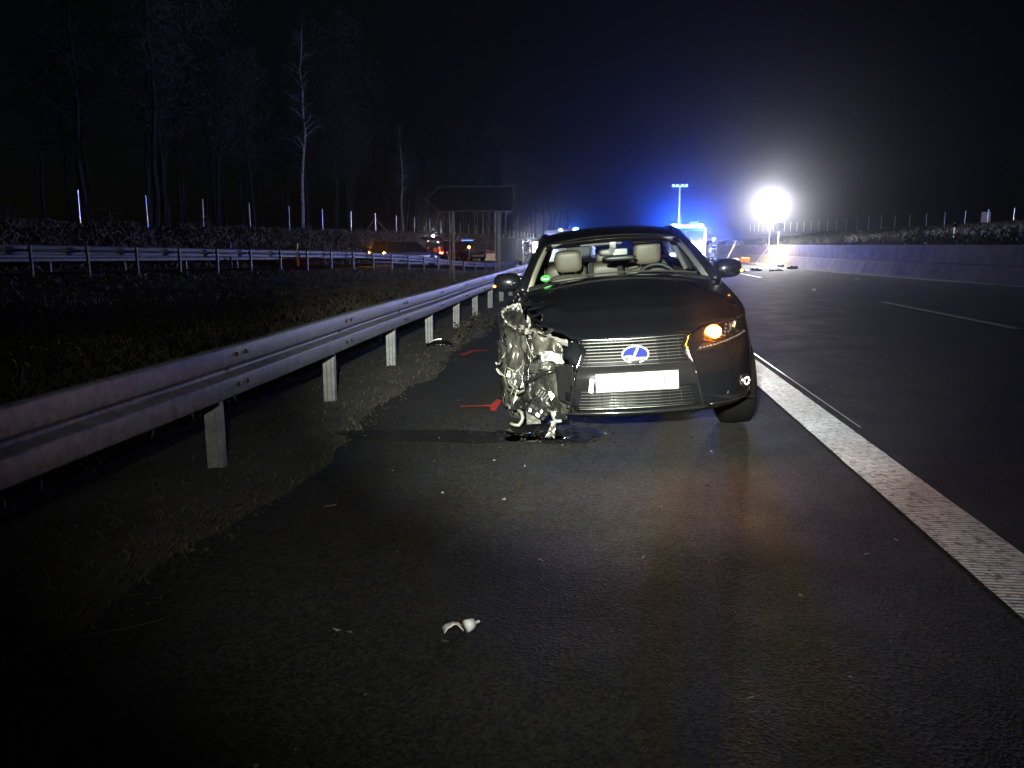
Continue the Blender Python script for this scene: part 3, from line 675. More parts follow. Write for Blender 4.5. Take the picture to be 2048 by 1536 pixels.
for sd in (-1, 1):
    ap = [Vector((sd * .775, 1.40, .94)), Vector((sd * .735, 1.65, 1.045)), Vector((sd * .685, 1.9, 1.155)), Vector((sd * .635, 2.15, 1.25)), Vector((sd * .612, 2.35, 1.302)), Vector((sd * .605, 2.7, 1.338)), Vector((sd * .60, 3.1, 1.335)), Vector((sd * .58, 3.55, 1.285)), Vector((sd * .61, 3.9, 1.17)), Vector((sd * .70, 4.3, 1.02))]
    MB().tube(ap, [.040, .036, .034, .034, .036, .036, .038, .045, .055, .07], 8).build('pillar_frame', 'black', car, True)
    tr_ = [p + Vector((-sd * .048, .05, -.018)) for p in ap[:5]]
    MB().tube(tr_, [.024, .024, .022, .02, .018], 6).build('pillar_trim', 'trim' if sd < 0 else 'trimdark', car, True)
    belt = lambda y: Vector((sd * float(np.interp(y, [1.4, 2.5, 3.5, 4.3], [.80, .815, .80, .74])), y, float(np.interp(y, [1.4, 2.5, 3.5, 4.3], [.93, .965, 1.0, 1.03]))))
    def topl(y):
        return Vector((sd * float(np.interp(y, [1.4, 1.65, 1.9, 2.15, 2.35, 2.7, 3.1, 3.55, 3.9, 4.3], [.775, .735, .685, .635, .612, .605, .60, .58, .61, .70])), y, float(np.interp(y, [1.4, 1.65, 1.9, 2.15, 2.35, 2.7, 3.1, 3.55, 3.9, 4.3], [.94, 1.045, 1.155, 1.25, 1.302, 1.338, 1.335, 1.285, 1.17, 1.02]))))
    for y0, y1 in ((1.62, 2.72), (2.82, 3.62), (3.66, 4.1)):
        MB().grid(lambda a, b: belt(y0 + (y1 - y0) * a).lerp(topl(y0 + (y1 - y0) * a), b), 8, 3).build('side_window', 'glass', car, True)
    MB().tube([belt(2.78) + Vector((-sd * .03, 0, -.02)), topl(2.77)], .045, 6, sy=.6).build('door_pillar', 'plas', car)
    MB().tube([belt(2.80) + Vector((-sd * .075, 0, -.02)), topl(2.79) + Vector((-sd * .05, 0, 0))], .035, 6, sy=.7).build('pillar_trim', 'trimdark', car)
    MB().tube([belt(y) + Vector((0, 0, -.008)) for y in (1.45, 2, 2.6, 3.2, 3.8, 4.2)], .012, 6).build('window_trim', 'slat', car)
    # door cards (inner)
    MB().grid(lambda a, b: Vector((sd * (.76 - .02 * b), 1.5 + 2.3 * a, .4 + .54 * b)), 6, 3).build('door_lining', 'leather', car)
    # fender crest closing strip between hood edge and shell is shared; wing mirror
    mr = bpy.data.objects.new('wing_mirror', None); COL.objects.link(mr); mr.parent = car; mr.location = (sd * .905, 1.66, 1.005)
    MB().ell((0, 0, 0), (.118, .10, .078), 18, 12, .75).build('mirror_shell', 'black', mr, True)
    MB().grid(lambda a, b: Vector(((a - .5) * .19, .102, (b - .5) * .12)), 2, 2).build('mirror_glass', 'mirror', mr)
    MB().tube([(-sd * .07, .0, -.05), (-sd * .13, -.02, -.10)], [.03, .022], 8).build('mirror_foot', 'plas', mr, True)
    MB().ell((sd * .105, -.045, -.022), (.018, .03, .011), 8, 6).build('mirror_indicator', 'ambers', mr, True)
# wheels
def wheel(x, y, z, r=.33, wd=.235, tilt=0, tread='rubber', steer=0):
    h = bpy.data.objects.new('wheel', None); COL.objects.link(h); h.parent = car; h.location = (x, y, z); h.rotation_euler = (0, tilt, steer)
    t = MB(); n = 36; prof = [(-wd / 2, r - .10), (-wd / 2, r - .03), (-wd / 2 + .02, r - .004), (-.05, r), (.05, r), (wd / 2 - .02, r - .004), (wd / 2, r - .03), (wd / 2, r - .10)]
    t.grid(lambda a, b: (lambda p: Vector((p[0], p[1] * math.cos(2 * PI * a), p[1] * math.sin(2 * PI * a))))(prof[int(round(b * 7))]), n, 7)
    t.build('tyre', tread, h, True)
    rm = MB(); rm.disc((0, 0, 0), r - .10, wd * .8, 'X', 24)
    for k in range(10):
        a = 2 * PI * k / 10; rm.box((math.copysign(wd / 2 - .02, x), math.cos(a) * .12, math.sin(a) * .12), (.03, .025, .2), Matrix.Rotation(-a + PI / 2, 3, 'X') if False else Matrix.Rotation(a - PI / 2, 3, 'X'))
    rm.build('rim', 'alu', h)
    return h
def groundz(x, y):   # local z at which the road lies under local (x, y)
    return -(.04 + x * math.sin(.0684) + y * .0236) / math.cos(.0684)
for x, y in ((.80, .98), (.78, 3.8), (-.78, 3.8)): wheel(x, y, groundz(x, y) + .33)
wheel(-.76, 1.06, groundz(-.78, 1.06) + .31, tread='tread', tilt=R(6), steer=R(-5), wd=.22)
MB().grid(lambda a, b: Vector(((2 * a - 1) * .86, .5 + 3.9 * b, .17)), 2, 2).build('underfloor', 'plas', car)
MB().grid(lambda a, b: Vector(((2 * a - 1) * .62, 1.06, .25 + .55 * b)), 2, 2).build('bulkhead', 'plas', car)
MB().box((0, .62, .42), (.62, .05, .42)).build('radiator', 'plas', car)
# ---- grille
gr = bpy.data.objects.new('grille', None); COL.objects.link(gr); gr.parent = car
def hw(z): return float(np.interp(z, [.235, .385, .505, .565, .635, .70], [.425, .392, .372, .343, .312, .352]))
MB().grid(lambda a, b: (lambda z: on((2 * a - 1) * hw(z), z, .003))(.545 + .145 * b), 24, 6).build('grille_backing', 'plas', gr)
MB().grid(lambda a, b: (lambda z: on((2 * a - 1) * (hw(z) - .03), z, .003))(.262 + .125 * b), 24, 5).build('grille_backing', 'plas', gr)
MB().grid(lambda a, b: (lambda z: on((2 * a - 1) * hw(z), z, .007 + .018 * math.sin(PI * b)))(.392 + .148 * b), 24, 8).build('bumper_panel', 'gloss', gr, True)
def bar(z, wfac, hgt, dep, m, name, off=.004, inset=.012):
    ww = hw(z) - inset; mb = MB(); n = 22; v = []; f = []
    for i in range(n + 1):
        x = (2 * i / n - 1) * ww; zz = z
        p = on(x, min(max(z, .2), .70), off)
        for dy, dz in ((0, -hgt / 2), (-dep, -hgt / 2 * .6), (-dep, hgt / 2 * .6), (0, hgt / 2)): v.append((x, p.y + dy, zz + dz))
    for i in range(n):
        for k in range(3): f.append((i * 4 + k, i * 4 + k + 1, i * 4 + 5 + k, i * 4 + 4 + k))
    mb.add(v, f); return mb.build(name, m, gr)
for k in range(7): bar(.562 + .0195 * k, 1, .0085, .016, 'slat', 'slat')
for k in range(6): bar(.272 + .0205 * k, 1, .008, .014, 'slat', 'slat', inset=.045)
for z in (.54,): bar(z, 1, .007, .020, 'chrome', 'lower_trim')
for k in range(-4, 5):    # vertical ribs
    x = k * .072
    MB().tube([on(x, z, .010) for z in (.556, .60, .64, .68)], .0025, 4).build('rib', 'plas', gr)
    MB().tube([on(x, z, .010) for z in (.268, .32, .378)], .0025, 4).build('rib', 'plas', gr)
MB().tube([on(x, .694 + .004 * abs(x) / .35, .010) for x in np.linspace(-.36, .36, 19)], .0065, 6).build('top_trim', 'chrome', gr, True)
for sd in (-1, 1):
    zsx = [.70, .675, .635, .60, .565, .535, .505]
    MB().tube([on(sd * (hw(z) + .012), z, .010) for z in zsx], [.008, .010, .012, .012, .011, .012, .006], 6).build('side_trim', 'chrome', gr, True)
    MB().tube([on(sd * (hw(z) + .010), z, .006) for z in (.505, .45, .38, .31, .25, .225)], [.007] * 6, 6).build('frame_edge', 'gloss', gr, True)
MB().tube([on(x, .222 + .01 * abs(x), .014) for x in np.linspace(-.44, .46, 21)], .012, 8).build('lip_edge', 'gloss', gr, True)
MB().tube([on(x, .257, .008) for x in np.linspace(-.40, .40, 21)], .004, 6).build('lower_trim', 'slat', gr, True)
# badge
bd = bpy.data.objects.new('badge', None); COL.objects.link(bd); bd.parent = car
bc = Vector((.006, front_y(0, .60) - .030, .601)); bd.location = bc; bd.rotation_euler = (R(9), 0, 0)
n = 36
MB().extr([(.078 * math.cos(2 * PI * i / n), .050 * math.sin(2 * PI * i / n)) for i in range(n)], 0, .006, lambda x, y, z: (x, -z + .012, y)).build('badge_field', 'badgeblue', bd)
MB().tube([(.083 * math.cos(2 * PI * i / n), .004, .056 * math.sin(2 * PI * i / n)) for i in range(n + 1)], .0062, 6, False).build('badge_ring', 'silver', bd, True)
def stroke(poly, nm='badge_stroke'):
    MB().extr(poly, 0, .006, lambda x, y, z: (x, -z + .002, y)).build(nm, 'silver', bd)
stroke([(-.014, -.026), (-.020, -.036), (-.052, -.034), (-.048, -.026)]); stroke([(-.020, -.034), (.050, -.032), (.060, -.022), (-.012, -.022)])
stroke([(-.026, -.030), (-.010, -.030), (.022, .044), (.008, .046)]); stroke([(-.066, -.016), (-.028, -.014), (-.026, -.004), (-.070, -.006)])
stroke([(.016, .040), (.024, .046), (.056, -.010), (.048, -.016)][:4]) if False else None
# number plate
pc = on(.005, .435, 0); pl_ = bpy.data.objects.new('license_plate', None); COL.objects.link(pl_); pl_.parent = car
pl_.location = (.006, pc.y - .036, .434); pl_.rotation_euler = (R(-3), 0, 0)
MB().box((0, .004, 0), (.532, .010, .128)).build('plate_frame', 'plas', pl_, bevel=.003)
MB().box((0, -.003, .002), (.518, .005, .112)).build('plate_face', 'plate', pl_, bevel=.002)
def text(body, size, loc, rot, m, parent, name, ex=.0008):
    c = bpy.data.curves.new(name, 'FONT'); c.body = body; c.size = size; c.extrude = ex; c.align_x = 'CENTER'; c.align_y = 'CENTER'; c.resolution_u = 3
    c.materials.append(M[m]); o = bpy.data.objects.new(name, c); COL.objects.link(o); bpy.context.view_layer.update()
    me = bpy.data.meshes.new_from_object(o.evaluated_get(bpy.context.evaluated_depsgraph_get())); bpy.data.objects.remove(o); me.materials.clear(); me.materials.append(M[m])
    o = bpy.data.objects.new(name, me); COL.objects.link(o); o.parent = parent; o.location = loc; o.rotation_euler = rot; return o
text('1', .085, (.172, -.007, .0), (R(90), 0, 0), 'platechar', pl_, 'plate_character'); text('0', .085, (.222, -.007, .0), (R(90), 0, 0), 'platechar', pl_, 'plate_character')
MB().box((-.29, .004, -.012), (.028, .012, .09), Matrix.Rotation(R(8), 3, 'Y')).build('torn_bracket', 'whitep', pl_)
# sensors and tow cover
for x, z in ((.56, .60), (.60, .30), (.42, .225)):
    p = on(x, z, .002); MB().disc(p, .011, .008, 'Y', 12).build('parking_sensor', 'gloss' if z > .5 else 'chrome', car)
# ---- front lamps
def patch(poly, off, m, name, parent, cuts=3, bulge=0.0):
    bm = bmesh.new(); vs = [bm.verts.new((x, 0, z)) for x, z in poly]; f = bm.faces.new(vs); bmesh.ops.triangulate(bm, faces=[f])
    bmesh.ops.subdivide_edges(bm, edges=bm.edges[:], cuts=cuts, use_grid_fill=True)
    cx = sum(p[0] for p in poly) / len(poly); cz = sum(p[1] for p in poly) / len(poly)
    for v in bm.verts:
        p = on(v.co.x, v.co.z, off); v.co = p
    bmesh.ops.recalc_face_normals(bm, faces=bm.faces[:])
    me = bpy.data.meshes.new(name); bm.to_mesh(me); bm.free(); me.materials.append(M[m]); me.polygons.foreach_set('use_smooth', [True] * len(me.polygons))
    o = bpy.data.objects.new(name, me); COL.objects.link(o); o.parent = parent; return o
hl = bpy.data.objects.new('headlight', None); COL.objects.link(hl); hl.parent = car
HLP = [(.452, .655), (.50, .722), (.60, .748), (.70, .748), (.745, .725), (.752, .665), (.66, .640), (.55, .628)]
patch(HLP, .003, 'slat', 'headlight_housing', hl)
for (x, z, r_) in ((.690, .705, .036), (.525, .698, .030)):
    p = on(x, z, .012)
    MB().tube([p + Vector((0, .01, 0)), p + Vector((0, -.014, 0)), p + Vector((0, -.012, 0))], [r_ * 1.15, r_ * 1.15, r_ * .95], 18, False).build('reflector_bowl', 'chrome', hl, True)
    if x > .6: MB().ell(p + Vector((0, -.004, 0)), (r_ * .75, r_ * .5, r_ * .75), 14, 8).build('projector_lens', 'lens', hl, True)
p = on(.525, .698, .030)
MB().ell(p, (.050, .018, .042), 14, 8).build('indicator_lamp', 'amber', hl, True)
for k in range(12):
    x = .575 + .105 * rnd.random(); z = .66 + .07 * rnd.random(); p = on(x, z, .010)
    MB().box(p, (.012, .006, .012), Matrix.Rotation(rnd.random() * 3, 3, 'Y')).build('reflector_facet', 'chrome', hl)
patch(HLP, .034, 'lens', 'headlight_lens', hl)
for a, b in zip(HLP, HLP[1:] + HLP[:1]): pass
MB().tube([on(x, z, .012) for x, z in HLP + HLP[:1]], .004, 5, False).build('headlight_seal', 'gloss', hl)
DRL = [(.40, .595), (.445, .640), (.55, .625), (.66, .640), (.765, .668), (.765, .656), (.66, .618), (.54, .600), (.46, .592)]
patch(DRL, .010, 'slat', 'daytime_strip', hl)
for k in range(15):
    t = k / 14; x = .43 + .33 * t; z = .612 + .05 * t ** 1.3; p = on(x, z, .018)
    MB().box(p, (.013, .006, .010)).build('led_segment', 'chrome', hl)
fg = bpy.data.objects.new('fog_lamp', None); COL.objects.link(fg); fg.parent = car; p = on(.735, .345, .004); fg.location = p; fg.rotation_euler = (0, 0, R(38))
MB().tube([(0, .01, 0), (0, -.012, 0)], .046, 18).build('fog_bezel', 'gloss', fg)
MB().ell((0, -.012, 0), (.038, .016, .038), 14, 8).build('fog_reflector', 'chrome', fg, True)
for k in range(8):
    a = k * .785; MB().box((math.cos(a) * .024, -.028, math.sin(a) * .024), (.009, .006, .009), Matrix.Rotation(a, 3, 'Y')).build('reflector_facet', 'whitep', fg)
MB().grid(lambda a, b: on(.56 + .25 * a, .255 + .10 * b, .004), 8, 4).build('lower_intake', 'plas', car)
MB().tube([on(x, .24, .012) for x in np.linspace(.47, .80, 8)], .008, 6).build('bumper_crease', 'gloss', car, True)
# ---- interior
MB().grid(lambda a, b: (lambda u: Vector((u * .72, 1.36 - .16 * (1 - u * u) + b * .50, .955 + .055 * (1 - u * u) - .03 * b + .025 * math.sin(PI * b) + .035 * math.exp(-((u - .45) / .28) ** 2) * sstep(.3, .9, b))))(2 * a - 1), 24, 8).build('dashboard', 'dash', car, True, solid=.02)
st = bpy.data.objects.new('steering_wheel', None); COL.objects.link(st); st.parent = car; st.location = (.375, 2.02, .885); st.rotation_euler = (R(65), 0, 0)
MB().tube([(.185 * math.cos(2 * PI * i / 28), .185 * math.sin(2 * PI * i / 28), 0) for i in range(29)], .016, 8, False).build('wheel_rim', 'dash', st, True)
MB().ell((0, 0, 0), (.08, .06, .03), 12, 8).add([], []).build('wheel_hub', 'dash', st, True)
def cushion(c, d, m, parent, name, pw=.45, rx=0):
    return MB().ell(c, (d[0] / 2, d[1] / 2, d[2] / 2), 24, 14, pw, Matrix.Rotation(rx, 3, 'X') if rx else None).build(name, m, parent, True)
for sx, nm in ((.345, 1.138), (-.388, 1.108)):
    s_ = bpy.data.objects.new('front_seat', None); COL.objects.link(s_); s_.parent = car
    cushion((sx, 2.55, nm), (.255, .11, .205), 'leather', s_, 'headrest', .5, R(8))
    MB().tube([(sx + .127 * c * .93, 2.55, nm + .102 * s * .93) for c, s in [(math.copysign(abs(math.cos(t)) ** .5, math.cos(t)), math.copysign(abs(math.sin(t)) ** .5, math.sin(t))) for t in np.linspace(0, 2 * PI, 33)]], .003, 4, False).build('piping', 'seam', s_)
    for dx in (-.062, .062): MB().tube([(sx + dx, 2.56, nm - .15), (sx + dx, 2.56, nm - .095)], .007, 8).build('headrest_post', 'chrome', s_)
    cushion((sx, 2.60, nm - .42), (.50, .16, .60), 'leather', s_, 'backrest', .6, R(8))
    for dx in (-.13, .13): MB().tube([(sx + dx, 2.508, nm - .16 - .02), (sx + dx * 1.1, 2.50, nm - .35), (sx + dx, 2.49, nm - .6)], .004, 4).build('seam', 'seam', s_)
    cushion((sx, 2.28, .55), (.50, .55, .2), 'leather', s_, 'seat_cushion', .6)
rs_ = bpy.data.objects.new('rear_seat', None); COL.objects.link(rs_); rs_.parent = car
for sx, wd in ((-.42, .44), (0, .36), (.42, .44)):
    cushion((sx, 3.42, .84), (wd, .2, .42), 'leather', rs_, 'backrest', .45, R(12)); cushion((sx, 3.46, 1.085), (wd * .55, .09, .10), 'leather', rs_, 'headrest', .5)
    MB().tube([(sx - wd / 2, 3.32, .65), (sx - wd / 2, 3.36, 1.03)], .006, 4).build('seam', 'seam', rs_)
MB().grid(lambda a, b: Vector(((2 * a - 1) * .66, 3.52 + b * .62, 1.045)), 2, 2).build('parcel_shelf', 'dash', car)
for sx in (-.18, .10): MB().tube([(sx, 2.80, .7), (sx + .01, 2.95, 1.06)], .02, 4, sy=.3).build('seat_belt', 'dash', car)
im = bpy.data.objects.new('interior_mirror', None); COL.objects.link(im); im.parent = car; im.location = (-.008, 1.80, 1.192)
MB().ell((0, 0, 0), (.125, .02, .034), 18, 8, .5).build('mirror_back', 'plas', im, True)
MB().grid(lambda a, b: Vector((.0 + (a * .115), -.022, (b - .5) * .048)), 1, 1).build('mirror_glow_face', 'mirror', im)
MB().disc((-.012, -.03, .02), .027, .03, 'Y', 16).build('camera_housing', 'gloss', im); MB().ell((-.012, -.046, .022), (.011, .006, .011), 10, 6).build('camera_lens', 'chrome', im, True)
MB().ell((.055, .01, -.052), (.14, .03, .022), 14, 6, .6).build('phone_holder', 'plas', im, True)
MB().box((0, .02, .05), (.05, .04, .07)).build('mirror_stem', 'plas', im)
MB().box((-.1, 1.98, 1.262), (.36, .06, .02)).build('overhead_console', 'trimdark', car, bevel=.005)
for i, x in enumerate((.36, -.36)): MB().box((x, 2.12, 1.262), (.34, .14, .015), Matrix.Rotation(R(-12), 3, 'X')).build('sun_visor', 'trimdark', car, bevel=.006)
sk = bpy.data.objects.new('emission_sticker', None); COL.objects.link(sk); sk.parent = car
u_ = -.83; tt = .10; p = bow(wsb(u_), wst(u_), tt, .03); nrm = Vector((.1, -.42, .9)).normalized()
sk.location = p + Vector((.0, -.012, .010)); sk.rotation_euler = (R(34), 0, R(-8))
MB().disc((0, 0, 0), .040, .002, 'Z', 24).build('sticker_disc', 'green', sk); MB().box((0, -.012, .0015), (.052, .016, .001)).build('sticker_field', 'whitep', sk)
text('4', .036, (0, .013, .002), (0, 0, 0), 'ink', sk, 'sticker_number', .0003)

# ---- crushed corner
def crumple(corners, nu, nv, amp, seed, m, name, fr=9.0, flat=True, sol=.004, ridge=0.0):
    a, b, c, d = [Vector(p) for p in corners]; mb = MB(); rr = random.Random(seed)
    def fn(u, v):
        p = (a.lerp(b, u)).lerp(d.lerp(c, u), v); q = Vector((p.x * fr * 1.7, p.y * fr * 1.7, p.z * fr * .75)) + Vector((seed * 3.1, 0, 0)); k = amp
        n1 = noise.noise_vector(q) + .5 * noise.noise_vector(q * 2.3) + .28 * noise.noise_vector(q * 5.1)
        rd = ridge * (abs(noise.noise(q * 1.4)) - .2)
        return p + n1 * k + Vector((0, -rd, 0))
    if not flat: nu, nv = int(nu * 1.8), int(nv * 1.8)
    mb.grid(fn, nu, nv)
    if not flat: return mb.build(name, m, car, True, solid=sol)
    return mb.build(name, m, car, False, solid=sol)
# the fender's remains, folded back along the side
crumple([(-.945, .92, .15), (-.72, .60, .10), (-.70, .58, .62), (-.93, .86, .66)], 12, 22, .035, 1, 'crush', 'crumpled_fender', 7, False, ridge=.10)
crumple([(-.97, 1.0, .18), (-.93, .78, .16), (-.90, .74, .68), (-.93, .95, .86)], 6, 22, .025, 2, 'crush', 'crumpled_fender', 6, False, ridge=.05)
crumple([(-.84, .60, .40), (-.58, .42, .40), (-.60, .45, .70), (-.88, .72, .74)], 14, 14, .05, 3, 'crush', 'crumpled_fender', 7, False, ridge=.12)
crumple([(-.90, .86, .80), (-.74, .80, .78), (-.74, .88, .90), (-.90, .92, .88)], 8, 6, .03, 4, 'crush', 'crumpled_fender', 8, False)
crumple([(-.64, .34, .30), (-.40, .14, .28), (-.40, .14, .53), (-.60, .32, .55)], 10, 10, .02, 5, 'olive', 'scraped_bumper_piece', 6, False)
crumple([(-.50, .16, .30), (-.40, .09, .24), (-.395, .085, .55), (-.52, .17, .52)], 6, 10, .008, 6, 'gloss', 'bumper_corner', 5, False)
crumple([(-.62, .45, .14), (-.36, .18, .18), (-.42, .18, .34), (-.66, .42, .36)], 8, 8, .025, 7, 'olive', 'liner_flap', 6, False)
crumple([(-.66, .30, .60), (-.42, .16, .575), (-.47, .20, .69), (-.66, .34, .74)], 10, 8, .02, 8, 'olive', 'headlight_mount', 8, False)
crumple([(-.82, .70, .60), (-.60, .50, .62), (-.58, .52, .72), (-.82, .74, .76)], 10, 6, .02, 9, 'olive', 'inner_wing', 8, False)
crumple([(-.965, .92, .15), (-.86, .64, .12), (-.84, .60, .58), (-.95, .86, .64)], 12, 20, .02, 31, 'bentsheet', 'bent_fender_skin', 4, False, ridge=.07)
crumple([(-.86, .58, .44), (-.68, .42, .46), (-.70, .46, .70), (-.88, .68, .74)], 12, 12, .03, 32, 'bentsheet', 'bent_fender_skin', 4.5, False, ridge=.10)
crumple([(-.90, .80, .72), (-.72, .62, .70), (-.74, .74, .84), (-.89, .84, .86)], 10, 8, .025, 33, 'crush', 'bent_fender_skin', 5, False, ridge=.05)
crumple([(-.72, .36, .22), (-.55, .26, .24), (-.56, .26, .46), (-.72, .38, .44)], 12, 12, .02, 34, 'crush', 'torn_bumper', 5, False, ridge=.05)
# pale glassy remnant of the smashed headlamp
crumple([(-.62, .26, .56), (-.44, .17, .55), (-.46, .18, .60), (-.60, .26, .63)], 12, 6, .022, 10, 'brokenlens', 'smashed_headlight', 14, True)
crumple([(-.64, .30, .50), (-.56, .25, .49), (-.54, .24, .56), (-.60, .28, .58)], 6, 6, .02, 11, 'alu', 'smashed_headlight', 14, True)
crumple([(-.80, .42, .46), (-.56, .27, .50), (-.57, .28, .535), (-.80, .44, .50)], 12, 3, .014, 12, 'alu', 'bent_bracket', 12, True)
crumple([(-.86, .46, .36), (-.73, .38, .34), (-.72, .40, .48), (-.85, .48, .49)], 9, 9, .035, 13, 'alu', 'crushed_horn', 12, False)
crumple([(-.74, .36, .38), (-.71, .34, .37), (-.70, .36, .60), (-.74, .40, .60)], 3, 10, .02, 22, 'crush', 'bent_strut', 9, False)
MB().tube([(-.86, .50, .50), (-.89, .52, .42), (-.87, .48, .33), (-.80, .44, .30), (-.74, .42, .33)], .012, 6).build('torn_hose', 'olive', car, True)
MB().tube([(-.72, .30, .40), (-.66, .27, .44), (-.60, .25, .47), (-.50, .22, .49)], .014, 6).build('torn_hose', 'gloss', car, True)
MB().tube([(-.72, .36, .335), (-.69, .34, .26), (-.655, .33, .20), (-.63, .33, .205)], .009, 6).build('bent_strut', 'alu', car, True)
# torn hood/fender edges
def torn(pts, seed, wd=.03, m='primer', name='torn_edge'):
    rr = random.Random(seed); mb = MB(); k = len(pts); v = []; f = []
    P = [Vector(p) for p in pts]; Q = []
    for i in range(k - 1):
        for t in range(5): Q.append(P[i].lerp(P[i + 1], t / 5) + Vector((rr.uniform(-1, 1), rr.uniform(-1, 1), rr.uniform(-1, 1))) * .007)
    Q.append(P[-1])
    for i, q in enumerate(Q):
        h = wd * rr.uniform(.3, 1.5); v += [q, q + Vector((rr.uniform(-.3, .3) * h, -.25 * h, -h))]
    for i in range(len(Q) - 1): f.append((2 * i, 2 * i + 1, 2 * i + 3, 2 * i + 2))
    mb.add(v, f); return mb.build(name, m, car, False, solid=.005)
torn([(-.905, .86, .845), (-.86, .82, .885), (-.80, .80, .905), (-.755, .80, .90)], 1, .02)
torn([(-.905, .84, .84), (-.87, .78, .775), (-.80, .70, .745), (-.74, .62, .72), (-.70, .55, .70)], 2, .018)
torn([(-.755, .80, .90), (-.745, .78, .84), (-.735, .75, .78)], 3, .015)
torn([(-.76, .64, .77), (-.70, .52, .745), (-.62, .40, .735), (-.54, .30, .72), (-.46, .22, .705), (-.39, .16, .69)], 4, .022)
torn([(-.74, .60, .74), (-.68, .50, .70), (-.66, .46, .66), (-.68, .46, .60)], 5, .02)
0 and torn([(-.90, .80, .78), (-.90, .74, .68), (-.88, .70, .60), (-.86, .66, .50)], 6, .02)
0 and torn([(-.93, .84, .64), (-.94, .82, .5), (-.935, .80, .36), (-.93, .78, .22)], 7, .012)
torn([(-.40, .16, .69), (-.36, .13, .685), (-.33, .10, .655)], 8, .016)
torn([(-.50, .18, .69), (-.46, .17, .65), (-.42, .16, .60), (-.40, .15, .575)], 9, .014)
torn([(-.70, .64, .83), (-.69, .62, .80), (-.685, .60, .775)], 10, .025)
torn([(-.90, .70, .17), (-.84, .62, .165), (-.78, .58, .17), (-.72, .52, .165)], 11, .02)
rr = random.Random(15)
def ribbon_scrap(p, n, step, wd, m, nm):
    v = []; f = []; d = Vector((rr.gauss(0, .6), rr.gauss(0, .3), rr.gauss(-.3, 1))).normalized(); p = Vector(p); a = rr.uniform(0, 6)
    for i in range(n):
        d = (d + Vector((rr.gauss(0, .35), rr.gauss(0, .25), rr.gauss(0, .35)))).normalized(); a += rr.uniform(-.5, .5)
        sdv = d.cross(Vector((math.cos(a), math.sin(a) * .6, .3))).normalized() * wd * rr.uniform(.5, 1.3); v += [p - sdv, p + sdv * .2 + d.cross(sdv).normalized() * wd * .3, p + sdv]; p = p + d * step
        p.x = min(max(p.x, -.94), -.44); p.z = min(max(p.z, .16), .80); p.y = min(max(p.y, .16), .80)
    for i in range(n - 1):
        for k in (0, 1): f.append((3 * i + k, 3 * i + k + 1, 3 * i + 4 + k, 3 * i + 3 + k))
    MB().add(v, f).build(nm, m, car, False, solid=.003)
for k in range(15):
    x = rr.uniform(-.92, -.48); z = rr.uniform(.24, .74); y = max(.22, .22 + (-.48 - x) * .85 + rr.uniform(-.05, .05))
    ribbon_scrap((x, y, z), rr.randint(4, 9), rr.uniform(.02, .035), rr.uniform(.006, .018), rr.choice(['crush', 'crush', 'crush', 'alu', 'primer', 'olive', 'gloss']), 'folded_sheet')
rr = random.Random(5)
for k in range(18):   # bright shards and slivers
    x = rr.uniform(-.93, -.50); z = rr.uniform(.22, .74); y = .50 + (-.55 - x) * .55 - rr.uniform(0, .10) + .05; y = max(y, .18)
    if x > -.62: y -= .2
    s = rr.uniform(.012, .04); v = [Vector((rr.gauss(0, 1), rr.gauss(0, .6), rr.gauss(0, 1.4))) * s for _ in range(4)]
    mb = MB().add([Vector((x, y, z)) + q for q in v], [(0, 1, 2), (0, 2, 3), (0, 3, 1), (1, 3, 2)])
    mb.build('metal_shard', rr.choice(['alu', 'primer', 'crush', 'crush', 'gloss', 'olive']), car)
for k in range(9):    # hanging wires
    x = rr.uniform(-.85, -.5); z0 = rr.uniform(.35, .68); p = Vector((x, .36, z0)); pts = [p]
    for _ in range(5): p = p + Vector((rr.uniform(-.05, .05), rr.uniform(-.02, .02), rr.uniform(-.06, .02))); pts.append(p)
    MB().tube(pts, .004, 5).build('torn_wire', rr.choice(['plas', 'primer', 'olive', 'gloss']), car)
# electronics module hanging low
em = bpy.data.objects.new('fuse_box', None); COL.objects.link(em); em.parent = car; em.location = (-.635, .32, .235); em.rotation_euler = (R(10), R(38), R(10))
MB().box((0, 0, 0), (.15, .07, .15)).build('fuse_box_case', 'gloss', em, bevel=.004)
for i in range(4):
    for j in range(4):
        if rr.random() < .85: MB().box((-.055 + .036 * i + rr.uniform(-.005, .005), -.045, -.055 + .036 * j), (.010 + .022 * rr.random(), .02 + .03 * rr.random(), .008 + .022 * rr.random()), Matrix.Rotation(rr.uniform(-.3, .3), 3, 'Y')).build('fuse', rr.choice(['whitep', 'primer', 'alu', 'plas', 'olive', 'gloss', 'gloss', 'plas']), em)
for i in range(5): MB().box((-.08 + .02 * i, -.03, .085), (.010, .05, .05)).build('cooling_fin', 'alu', em)
# dangling front lamp piece touching the road, and the bent hook
crumple([(-.56, .24, .11), (-.49, .22, .13), (-.50, .24, .21), (-.57, .27, .20)], 6, 8, .018, 14, 'brokenlens', 'hanging_lamp_piece', 16, True)
crumple([(-.60, .22, .035), (-.55, .20, .03), (-.52, .22, .13), (-.57, .25, .13)], 6, 8, .02, 15, 'alu', 'hanging_lamp_piece', 16, True)
crumple([(-.53, .20, .16), (-.45, .2, .15), (-.46, .22, .19), (-.53, .24, .20)], 6, 3, .01, 16, 'gloss', 'hanging_lamp_piece', 12, True)
MB().tube([(-.80, .42, .185), (-.775, .40, .17), (-.768, .39, .135), (-.775, .39, .11), (-.80, .38, .085), (-.83, .38, .09), (-.86, .39, .10)], [.012, .013, .014, .014, .014, .012, .009], 8).build('bent_hook', 'primer', car, True)
MB().box((-.70, .55, .13), (.10, .03, .16)).build('stone_guard', 'olive', car)
